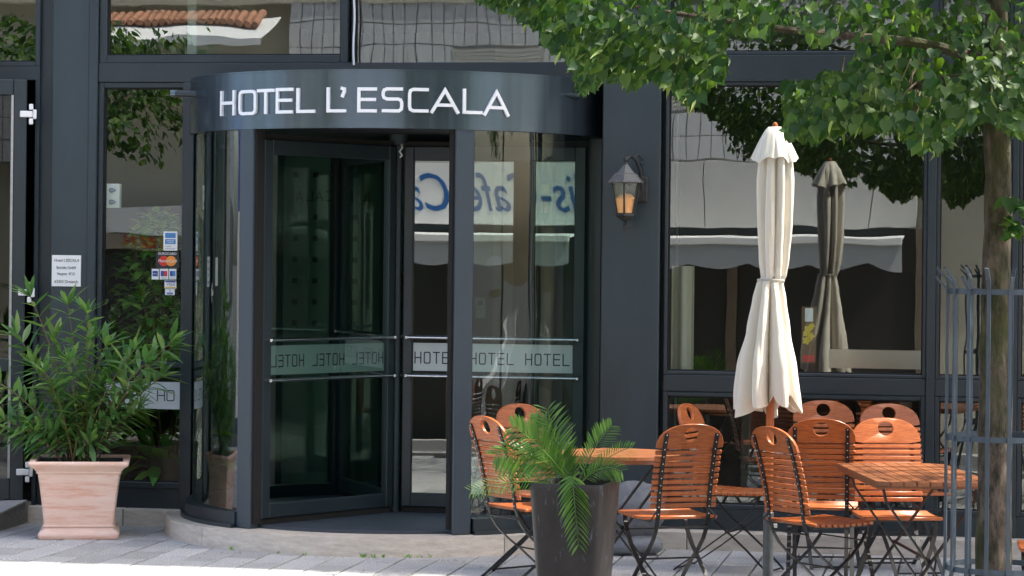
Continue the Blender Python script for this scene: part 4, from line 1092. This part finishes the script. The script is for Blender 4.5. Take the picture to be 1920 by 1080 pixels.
# ------------------------------------------------------------------ terracotta planter with oleander
pc_ = Vector((W(155, 477, 16.45).x, -DIST+16.45, 0))
tp = thing('terracotta_planter', 'large square terracotta planter with a rolled rim by the left column', 'planter', TR(pc_.x, pc_.y, 0, radians(7)))
def sqring(h, z, c=.03, n=4):
    P = []
    for (sx, sy, a0) in ((1, 1, 0), (-1, 1, pi/2), (-1, -1, pi), (1, -1, 1.5*pi)):
        for i in range(n+1):
            a = a0+pi/2*i/n; P.append((sx*(h-c)+c*cos(a), sy*(h-c)+c*sin(a), z))
    return P
def sqloft(prof, c=.03):
    mb = MB(); loft(mb, [sqring(h, z, min(c, h*.9)) for h, z in prof]); return mb
b = sqloft([(.238, .0), (.243, .012), (.243, .028), (.236, .042), (.218, .058), (.212, .068), (.218, .072), (.217, .080), (.209, .085), (.220, .20), (.236, .33), (.246, .398), (.240, .402)], .018)
b.build('pot_body', M_TERRA, tp, True)
b = sqloft([(.246, .395), (.254, .400), (.254, .410), (.270, .430), (.293, .445), (.298, .452), (.300, .464), (.296, .472), (.286, .474), (.262, .472), (.256, .44)], .012)
b.build('pot_rim', M_TERRA, tp, True)
MB().box(-.252, .252, -.252, .252, .43, .458).build('soil', M_SOIL, tp)
ol = thing('oleander_shrub', 'bushy green oleander with long narrow leaves growing in the terracotta planter', 'shrub', TR(pc_.x, pc_.y, .445))
lme = MB(); plantleaf(.160, .036, lme, Vector((0, 0, 0)), Vector((1, 0, 0)), Vector((0, 0, 1)), .12, 4, .10); lme = lme.mesh('leaf', M_OLE, True)
lme2 = MB(); plantleaf(.135, .030, lme2, Vector((0, 0, 0)), Vector((1, 0, 0)), Vector((0, 0, 1)), .35, 4, .10); lme2 = lme2.mesh('leaf', M_OLE, True)
stems = MB(); Lp = []
def whorl(p, d, n, L, up=.9):
    a0 = random.uniform(0, 6)
    t = d.normalized(); s = t.orthogonal().normalized(); u = t.cross(s)
    for i in range(n):
        a = a0+2*pi*i/n+random.uniform(-.3, .3)
        dd = (t*up*random.uniform(.5, 1.2)+(s*cos(a)+u*sin(a))).normalized()
        Lp.append((p, dd, L*random.uniform(.75, 1.2)))
S_ol = FPX/16.4
tips = []
for px, py in ((52, 560), (128, 575), (20, 635), (95, 640), (170, 640), (205, 650), (262, 655), (318, 655), (330, 640), (60, 690), (140, 680), (235, 690), (285, 680), (15, 720),
               (40, 760), (110, 740), (190, 730), (250, 735), (300, 710), (75, 800), (150, 780), (215, 790), (130, 820), (180, 830), (20, 790), (265, 770), (170, 590), (95, 700), (205, 700), (45, 820)):
    tips.append((((px-155)/S_ol), random.uniform(-.24, .22), EYE-(py-470)/S_ol-.445))
for tx_, ty_, tz_ in tips:
    b0 = Vector((tx_*.12+random.uniform(-.06, .06), ty_*.2+random.uniform(-.05, .05), 0)); e0 = Vector((tx_, ty_, max(.06, tz_)))
    mid = b0*.45+e0*.55+Vector((-(tx_)*.22, 0, .04)); pts = []
    NS = 14
    for i in range(NS+1):
        t = i/NS; pts.append(b0*(1-t)**2+mid*2*t*(1-t)+e0*t*t)
    stems.tube(pts, [.0062-.0038*i/NS for i in range(NS+1)], 5)
    for i in range(4, NS+1):
        dd = pts[min(i+1, NS)]-pts[i-1]
        if i == NS: whorl(pts[i], dd, 8, 1.0, 1.5); whorl(pts[i], dd, 5, .6, 3)
        elif random.random() < .88: whorl(pts[i], dd, 3, random.uniform(.8, 1.1), .6)
stems.build('stem', M_STEM, ol, True)
Lp.sort(key=lambda q: q[0].y)
rest = MB()
src = [(Vector(v.co)) for v in lme.vertices]; fsrc = [tuple(p.vertices) for p in lme.polygons]
for k, (p, d, s) in enumerate(Lp):
    z = (Vector((0, 0, 1))-d*d.z+rnd_dir()*.3); y = z.cross(d).normalized(); z = d.cross(y)
    M = Matrix.Translation(p) @ Matrix((d, y, z)).transposed().to_4x4() @ Matrix.Scale(s, 4)
    if k < 290: link('leaf', lme if k % 3 else lme2, ol, M)
    else: rest.add([M @ v for v in src], fsrc)
f_ = rest.build('foliage', M_OLE, ol, True); f_['kind'] = 'stuff'

# ------------------------------------------------------------------ dark pot with palm
kd = 12.45; kx = W(1083, 477, kd).x; ky = kd-DIST; Sk = FPX/kd
kp = thing('dark_planter', 'tall tapered dark brown glazed pot in the foreground', 'planter', TR(kx, ky, 0, radians(-17)))
b = sqloft([(.128, 0), (.132, .01), (.146, .20), (.163, .45), (.176, .66), (.178, .690), (.174, .700), (.162, .700), (.158, .66)], .045)
b.build('pot_body', M_GLAZE, kp, True)
MB().box(-.13, .13, -.13, .13, .64, .66).build('soil', M_SOIL, kp)
pa = thing('palm_plant', 'green feather palm with drooping fronds growing in the dark pot', 'palm', TR(kx, ky, .66))
def frond(px, py, dy, droop, L0=.1, sag=.15, nl=22, lw=.011, start=(0, 0), ll=.085, mid=None):
    e = Vector(((px-1083)/Sk, dy, EYE-(py-478)/Sk-.66)); s = Vector((start[0], start[1], 0.0))
    m = Vector(mid) if mid else (s+e)*.5+Vector((0, 0, sag))
    P = [s*(1-t)**2+m*2*t*(1-t)+e*t*t for t in [i/16 for i in range(17)]]
    st = MB().tube(P, [.0045-.003*i/16 for i in range(17)], 5)
    fr = st.build('frond', M_PALM, pa, True)
    lf = MB()
    for k in range(nl):
        t = .22+.78*k/(nl-1); i = t*16; a = int(min(15, i)); p = P[a]+(P[a+1]-P[a])*(i-a); d = (P[a+1]-P[a]).normalized()
        view = Vector((0, -1, .35)); side = d.cross(view)
        if side.length < .2: side = d.orthogonal()
        side.normalize()
        env_ = (sin(pi*min(1, (t-.12)/.95)))**.6
        for sg_ in (-1, 1):
            dd = (d*.75+side*sg_*.9+Vector((0, 0, -droop))+rnd_dir()*.08).normalized()
            plantleaf(ll*env_*random.uniform(.85, 1.1)+.02, lw, lf, p, dd, view.cross(d)*.2+Vector((0, -.3, 1)), .12+droop*.3, 4, .12)
    lf.build('leaflets', M_PALM, fr, True)
frond(1030, 768, -.03, .0, sag=.06, nl=24, ll=.13, lw=.016, mid=((1052-1083)/Sk, 0, .12))
frond(965, 800, -.10, .05, sag=.07, nl=22, ll=.11, lw=.015)
frond(935, 850, -.12, .45, sag=.13, nl=22, ll=.11, lw=.014)
frond(890, 915, -.20, .0, sag=.08, nl=26, ll=.05, lw=.006)
frond(1150, 800, .05, -.05, sag=.07, nl=22, ll=.07)
frond(1190, 840, .08, .05, sag=.07, nl=20, ll=.055, lw=.007)
frond(1088, 1010, -.24, .25, nl=24, ll=.085, mid=((1068-1083)/Sk, -.22, .22), lw=.015)
frond(1000, 795, .04, .0, sag=.06, nl=22, ll=.11, lw=.015)
frond(990, 870, .10, .1, sag=.10, nl=22, ll=.08)
frond(1168, 880, -.05, .2, sag=.10, nl=18, ll=.06)
frond(1060, 850, .0, 0, sag=.02, nl=18, ll=.09)

# ------------------------------------------------------------------ boulders
def boulder(label, x, y, z, sx, sy, sz, seed, rz=0):
    bm = bmesh.new(); bmesh.ops.create_icosphere(bm, subdivisions=4, radius=1)
    from mathutils import noise
    for v in bm.verts:
        n_ = v.co.copy(); q = Vector([abs(c)**.62*(1 if c > 0 else -1) for c in n_]).normalized()*.5+n_*.5
        f = 1+.16*noise.noise(n_*1.3+Vector((seed, 0, 0)))+.05*noise.noise(n_*4+Vector((seed, 3, 0)))+.015*noise.noise(n_*14)
        v.co = Vector((q.x*sx*f, q.y*sy*f, max(-.9, q.z)*sz*f))
    me = bpy.data.meshes.new('boulder'); bm.to_mesh(me); bm.free(); me.materials.append(M_ROCK)
    me.polygons.foreach_set('use_smooth', [True]*len(me.polygons))
    o = link('boulder', me); o.matrix_world = TR(x, y, z+sz*.88, rz); tag(o, label, 'boulder', 'grey boulders by the dark column'); return o
bx_, by_ = W(1190, 480, 15.72).x, 15.72-DIST
boulder('flat grey boulder on the paving under a larger one behind the round table', bx_, by_, 0, .19, .12, .075, 3)
boulder('large rounded grey boulder resting on a flatter one by the dark column', bx_+.01, by_-.01, .118, .18, .13, .165, 8, .4)

# ------------------------------------------------------------------ tree guard and the young linden
gd = 10.9; gx, gy = W(1877, 477, gd).x, gd-DIST; Sg = FPX/gd; RG = 100/Sg
gu = thing('tree_guard', 'round grey steel tree guard of upright bars flaring at top and foot', 'tree guard', TR(gx, gy))
zt1, zr1, zr2, zr3 = EYE-(535-486)/Sg, EYE-(546-486)/Sg, EYE-(819-486)/Sg, .50
for k in range(16):
    a = 2*pi*k/16-pi/2; c_, s_ = cos(a), sin(a)
    h = EYE-(507-486)/Sg+(.01 if k % 2 else -.025)
    P = [(RG*1.55, .0), (RG*1.5, .10), (RG*1.22, .34), (RG*1.03, .46), (RG, .52), (RG, zr2), (RG, zr1), (RG*1.02, h-.05), (RG*1.22, h)]
    MB().tube([(r*c_, r*s_, z) for r, z in P], 0, flat=(.015, .008), up=(c_, s_, 0)).build('bar', M_GUARD, gu)
for z in (zr1, zr2, .50):
    MB().lathe([(RG-.010, z-.011), (RG-.004, z-.011), (RG-.004, z+.011), (RG-.010, z+.011), (RG-.010, z-.011)], 48).build('ring', M_GUARD, gu)
from mathutils import noise as mn
def limb(mb, pts, r0, r1, n=10, rough=.12, seg=6):
    P = [Vector(p) for p in pts]; out_ = []
    for a, b in zip(P, P[1:]):
        for i in range(seg): out_.append(a+(b-a)*i/seg)
    out_.append(P[-1]); k = len(out_)
    for i in range(1, k-1): out_[i] = out_[i]*.5+(out_[i-1]+out_[i+1])*.25
    base = len(mb.v)
    mb.tube(out_, [r0+(r1-r0)*i/(k-1) for i in range(k)], n)
    for q in range(base, len(mb.v)):
        v = Vector(mb.v[q]); i = (q-base)//n; c = out_[min(i, k-1)]; d = v-c
        mb.v[q] = tuple(c+d*(1+rough*mn.noise(v*9)+rough*.6*mn.noise(v*30)))
LEAF = np.array([(0,0,0),(.30,-.10,.04),(.50,.18,.07),(.42,.52,.05),(.20,.82,.02),(.03,1.10,-.16),(-.20,.82,.02),(-.42,.52,.05),(-.50,.18,.07),(-.30,-.10,.04),(0,.35,-.07),(0,.70,-.09)])
LF = [(0,1,2,10),(10,2,3,11),(11,3,4,5),(0,10,8,9),(10,11,7,8),(11,5,6,7)]
leaf_single = MB().add([tuple(v*.062) for v in LEAF], LF).mesh('leaf', M_LEAF, True)
def leaf_mats(P, scale, out_dir):
    """P (n,3); random drooping orientation facing outwards"""
    n = len(P); d = np.stack([rng.normal(0, .55, n), rng.normal(0, .55, n), -rng.uniform(.2, 1.2, n)], 1)+out_dir*.6
    d /= np.linalg.norm(d, axis=1)[:, None]
    nn = out_dir*.8+np.stack([rng.normal(0, .5, n), rng.normal(-.25, .5, n), rng.uniform(.1, 1.1, n)], 1)
    x = np.cross(d, nn); x /= np.linalg.norm(x, axis=1)[:, None]; z = np.cross(x, d)
    s = (scale*rng.uniform(.6, 1.15, n))[:, None]
    return x*s, d*s, z*s
def crown_mesh(name, P, out_dir, scale, parent, exclude=None):
    X, Y, Zv = leaf_mats(P, scale, out_dir); n = len(P)
    V_ = P[:, None, :]+LEAF[None, :, 0:1]*X[:, None, :]+LEAF[None, :, 1:2]*Y[:, None, :]+LEAF[None, :, 2:3]*Zv[:, None, :]
    me = bpy.data.meshes.new(name); nv = LEAF.shape[0]
    idx = (np.arange(n)[:, None, None]*nv+np.array(LF)[None]).reshape(-1, 4)
    me.vertices.add(n*nv); me.vertices.foreach_set('co', V_.reshape(-1))
    me.loops.add(idx.size); me.loops.foreach_set('vertex_index', idx.reshape(-1).astype(np.int32))
    me.polygons.add(len(idx)); me.polygons.foreach_set('loop_start', np.arange(0, idx.size, 4, dtype=np.int32))
    me.update(calc_edges=True); me.materials.append(M_LEAF); me.polygons.foreach_set('use_smooth', [True]*len(idx))
    o = link(name, me, parent); o['kind'] = 'stuff'; return o, (X, Y, Zv)
def proj(P):
    """world points -> photo pixel"""
    x = P[:, 0]; y = P[:, 1]+DIST; z = P[:, 2]-EYE
    cx = (x*cos(ROLL)+z*sin(ROLL))/y; cy = (-x*sin(ROLL)+z*cos(ROLL))/y
    return 960+cx*FPX, 477-cy*FPX
# how low the crown's boughs hang along the street (pixel outline of the real crown's underside)
LOW = [(-400, -60), (860, -25), (905, 8), (960, 30), (1010, 55), (1040, 100), (1075, 125), (1095, 185), (1135, 150), (1190, 172), (1230, 150), (1270, 180), (1300, 205), (1330, 175), (1380, 130), (1410, 120), (1440, 150),
       (1452, 235), (1475, 262), (1530, 268), (1600, 250), (1680, 250), (1720, 288), (1760, 290), (1800, 255), (1850, 225), (1870, 250), (1920, 262), (2400, 300)]
LX = np.array([a for a, b in LOW], float); LY = np.array([b for a, b in LOW], float)
def clusters(cx, cy, cz, rx, ry, rz, ncl, per, spread, zmin):
    C = []
    while len(C) < ncl:
        p = rng.uniform(-1, 1, 3)
        if np.dot(p, p) > 1 or (np.dot(p, p) < .18): continue
        q = np.array([cx+p[0]*rx, cy+p[1]*ry, cz+p[2]*rz])
        if q[2] < zmin: continue
        C.append(q)
    C = np.array(C); P = np.repeat(C, per, 0)+rng.normal(0, 1, (ncl*per, 3))*np.array([spread, spread, spread*.42])
    return C, P
tr = thing('linden_tree', 'young linden with a mossy trunk inside the steel guard, boughs over the terrace', 'tree', TR(gx, gy))
tb_ = MB()
trunk_pts = [(-.005, 0, -.02), (-.02, 0, .5), (-.014, 0, 1.0), (-.022, 0, 1.5), (-.012, 0, 2.0), (-.03, 0, 2.5), (-.03, 0, 3.2), (.02, .05, 4.2), (0, 0, 5.4)]
limb(tb_, trunk_pts, .080, .03, 20, .12, 12)
tb_.build('trunk', M_BARK, tr, True)
limbs = [[(-.03, 0, 2.55), (-.35, -.1, 2.62), (-.9, -.15, 2.66), (-1.5, -.1, 2.75)], [(-.03, 0, 2.5), (-.30, .05, 2.47), (-.50, .1, 2.42), (-.70, .12, 2.40)], [(0, 0, 2.9), (-.6, .5, 3.2), (-1.5, .9, 3.5)],
         [(-.02, 0, 2.6), (.4, .1, 2.7), (.9, .2, 2.9)], [(0, 0, 3.2), (.6, -.5, 3.6), (1.2, -.8, 4.1)], [(0, 0, 3.4), (-.7, -.5, 3.8), (-1.4, -.9, 4.1)], [(0, .05, 3.7), (-.3, .8, 4.3), (-.5, 1.4, 4.9)], [(0, 0, 4), (.5, .7, 4.6), (.9, 1.2, 5)]]
for l_ in limbs:
    q = MB(); limb(q, l_, .026, .008, 8, .12, 5); q.build('limb', M_BARK, tr, True)
C1, P1 = clusters(gx-.45, gy+.2, 4.0, 2.5, 1.9, 2.1, 560, 40, .13, 1.9)
# underside boughs: more sprays just above the outline
Pb = []
for k in range(9500):
    px = rng.uniform(880, 2000); dd = rng.uniform(10.2, 12.6); py = np.interp(px, LX, LY)-abs(rng.normal(0, 1))*75-6
    if py < -90: continue
    v = W(px, py, dd); Pb.append((v.x, v.y, v.z))
Pb = np.array(Pb); P1 = np.concatenate([P1, Pb])
u_, v_ = proj(P1)
keep = v_ < np.interp(u_, LX, LY)-10-rng.uniform(0, 10, len(P1))
gap = (u_ > 1385) & (u_ < 1600) & (v_ > 62+20*np.sin(u_*.05)) & (v_ < 150) & ~((v_ > 128) & (u_ > 1545))
gap2 = (u_ > 1360) & (u_ < 1475) & (v_ > 60) & (v_ < 235)
P1 = P1[keep & ~gap & ~gap2]
def thin(P):
    """open windows in the crowns where the sun gets through to the terrace"""
    k = np.ones(len(P), bool); sd = np.array(sun_dir)
    for q, rad in (((1.98, -3.08, .72), .40), ((.60, -2.95, .72), .40), ((1.42, -3.38, 1.45), .24), ((1.36, -3.38, 2.2), .16), ((2.0, -3.8, .72), .28), ((.12, -3.0, .5), .2), ((.75, -3.45, .45), .22)):
        d = P-np.array(q); t = d @ sd; dist = np.linalg.norm(d-t[:, None]*sd, axis=1); k &= ~((dist < rad*(1+.25*np.sin(t*7))) & (t > 0) & (P[:, 2] > 2.9))
    return k
P1 = P1[thin(P1)]
u_, v_ = proj(P1)
low = np.interp(u_, LX, LY)-v_
vis = (u_ > 880) & (u_ < 1930) & (v_ > -10)
yy = P1[:, 1]
order = np.argsort(np.where(vis, yy+low*.004, 99))
top = order[:290]; restm = np.ones(len(P1), bool); restm[top] = False
cen = np.array([gx-.3, gy+.2, 3.6])
def outd(P):
    d = P-cen; d[:, 2] *= .3; return d/np.linalg.norm(d, axis=1)[:, None]
off = np.array([gx, gy, 0])
crown_mesh('crown', P1[restm]-off, outd(P1[restm]), .047, tr)
X, Y, Zv = leaf_mats(P1[top], .050, outd(P1[top]))
for k in range(len(top)):
    s = np.linalg.norm(X[k]); M = Matrix(((X[k][0], Y[k][0], Zv[k][0], P1[top][k][0]-gx), (X[k][1], Y[k][1], Zv[k][1], P1[top][k][1]-gy), (X[k][2], Y[k][2], Zv[k][2], P1[top][k][2]), (0, 0, 0, 1)))
    link('leaf', leaf_single, tr, M @ Matrix.Scale(1/.062, 4))
# twigs among the underside
tw = MB()
for k in range(60):
    px = rng.choice([rng.uniform(900, 1350), rng.uniform(1540, 1900)]); py = np.interp(px, LX, LY)-rng.uniform(8, 60); d_ = rng.uniform(10.3, 12); a_ = W(px, py, d_); b_ = W(px+rng.uniform(-10, 60), py-rng.uniform(30, 110), d_+.1)
    m_ = (a_+b_)/2+Vector((0, 0, .03)); tw.tube([tuple(p-Vector((gx, gy, 0))) for p in (b_, m_, a_)], [.005, .0035, .0015], 4)
tw.build('twig', mat('twig', (.09, .07, .03), .8), tr)['kind'] = 'stuff'
# pale seed bracts scattered through the crown
ib = rng.choice(np.nonzero(vis)[0], 420); Pbr = P1[ib]-off; db = outd(P1[ib])
LSAVE = LEAF.copy(); LEAF[:, 0] *= .22; LEAF[:, 1] *= .95
ob_, _ = crown_mesh('bract', Pbr+np.array([0, -.03, -.02]), db, .062, tr); LEAF[:] = LSAVE
ob_.data.materials.clear(); ob_.data.materials.append(leafmat('bract_leaf', (.20, .27, .09), (.42, .46, .22), .5, .5))
# sprig on the trunk
sp_ = np.array([tuple(W(rng.uniform(1876, 1925), rng.uniform(368, 440), gd-.12+rng.uniform(-.05, .05))-Vector((gx, gy, 0))) for _ in range(26)])
crown_mesh('sprig', sp_, np.tile(np.array([[0., -1., 0.2]]), (26, 1)), .06, tr)
# second linden to the right, out of frame: its crown shades the terrace
t2x, t2y = 4.6, -3.6
tr2 = thing('linden_tree', 'second linden whose boughs reach in from beyond the right edge', 'tree', TR(t2x, t2y))
q = MB(); limb(q, [(0, 0, -.02), (.02, 0, 1.5), (0, 0, 3), (.05, 0, 5.5)], .085, .03, 14, .1, 8); q.build('trunk', M_BARK, tr2, True)
for k in range(7):
    a = k*.9; q = MB(); limb(q, [(0, 0, 2.7+k*.3), (.9*cos(a), .9*sin(a), 3.2+k*.35), (1.8*cos(a), 1.8*sin(a), 3.6+k*.35)], .03, .008, 8, .1, 5); q.build('limb', M_BARK, tr2, True)
C2, P2 = clusters(t2x-.3, t2y+.1, 4.6, 2.7, 2.2, 2.2, 210, 36, .13, 2.5)
u_, v_ = proj(P2); P2 = P2[(v_ < np.interp(u_, LX, LY)-8)]; P2 = P2[thin(P2)]
cen = np.array([t2x, t2y, 4.0]); crown_mesh('crown', P2-np.array([t2x, t2y, 0]), outd(P2), .064, tr2)

t3 = HOTEL @ Vector((-7.3, -13.9, 0))
tr3 = thing('street_tree', 'leafy tree on the far pavement, mirrored in the left window', 'tree', TR(t3.x, t3.y, gz(-13.9)))
q = MB(); limb(q, [(0, 0, -.02), (.02, 0, 1.5), (0, 0, 3), (.05, 0, 5)], .09, .03, 12, .1, 6); q.build('trunk', M_BARK, tr3, True)
C3, P3 = clusters(0, 0, 4.1, 2.3, 1.3, .85, 170, 26, .15, 3.2)
cen = np.array([0, 0, 4.]); crown_mesh('crown', P3, outd(P3), .085, tr3)

# small weeds and grit along the foot of the step
wd = MB()
for k in range(16):
    a = radians(rng.choice([rng.uniform(-30, 30), rng.uniform(2, 22)])); r0 = 1.434+rng.uniform(0, .012)
    p = Vector((r0*sin(a), -r0*cos(a), 0))
    for j in range(6):
        plantleaf(rng.uniform(.012, .032), .004, wd, p+rnd_dir()*.008, Vector((random.uniform(-1, 1), random.uniform(-1, .2), 1.2)), Vector((0, 1, 0)), .2, 4)
o = wd.build('weeds', M_INDOOR); o.matrix_world = HOTEL; tag(o, 'tiny green weeds growing along the foot of the curved stone step', 'weeds'); o['kind'] = 'stuff'
lt = MB()
for k in range(170):
    x = rng.uniform(-1.9, 2.6); y = rng.choice([rng.uniform(-.16, -.11) if x < -1.3 else -1.45-rng.uniform(0, .12), rng.uniform(-2.6, -1.5)])
    if x*x+y*y < 1.45**2: continue
    p = Vector((x, y, .004)); a = rng.uniform(0, 6); plantleaf(rng.uniform(.008, .026), rng.uniform(.005, .012), lt, p, Vector((cos(a), sin(a), .15)), Vector((0, 0, 1)), 0, 4)
o = lt.build('leaf_litter', mat('dry_litter', (.22, .15, .07), .9)); o.matrix_world = HOTEL; tag(o, 'scattered dry leaf scraps lying on the paving', 'leaf litter'); o['kind'] = 'stuff'
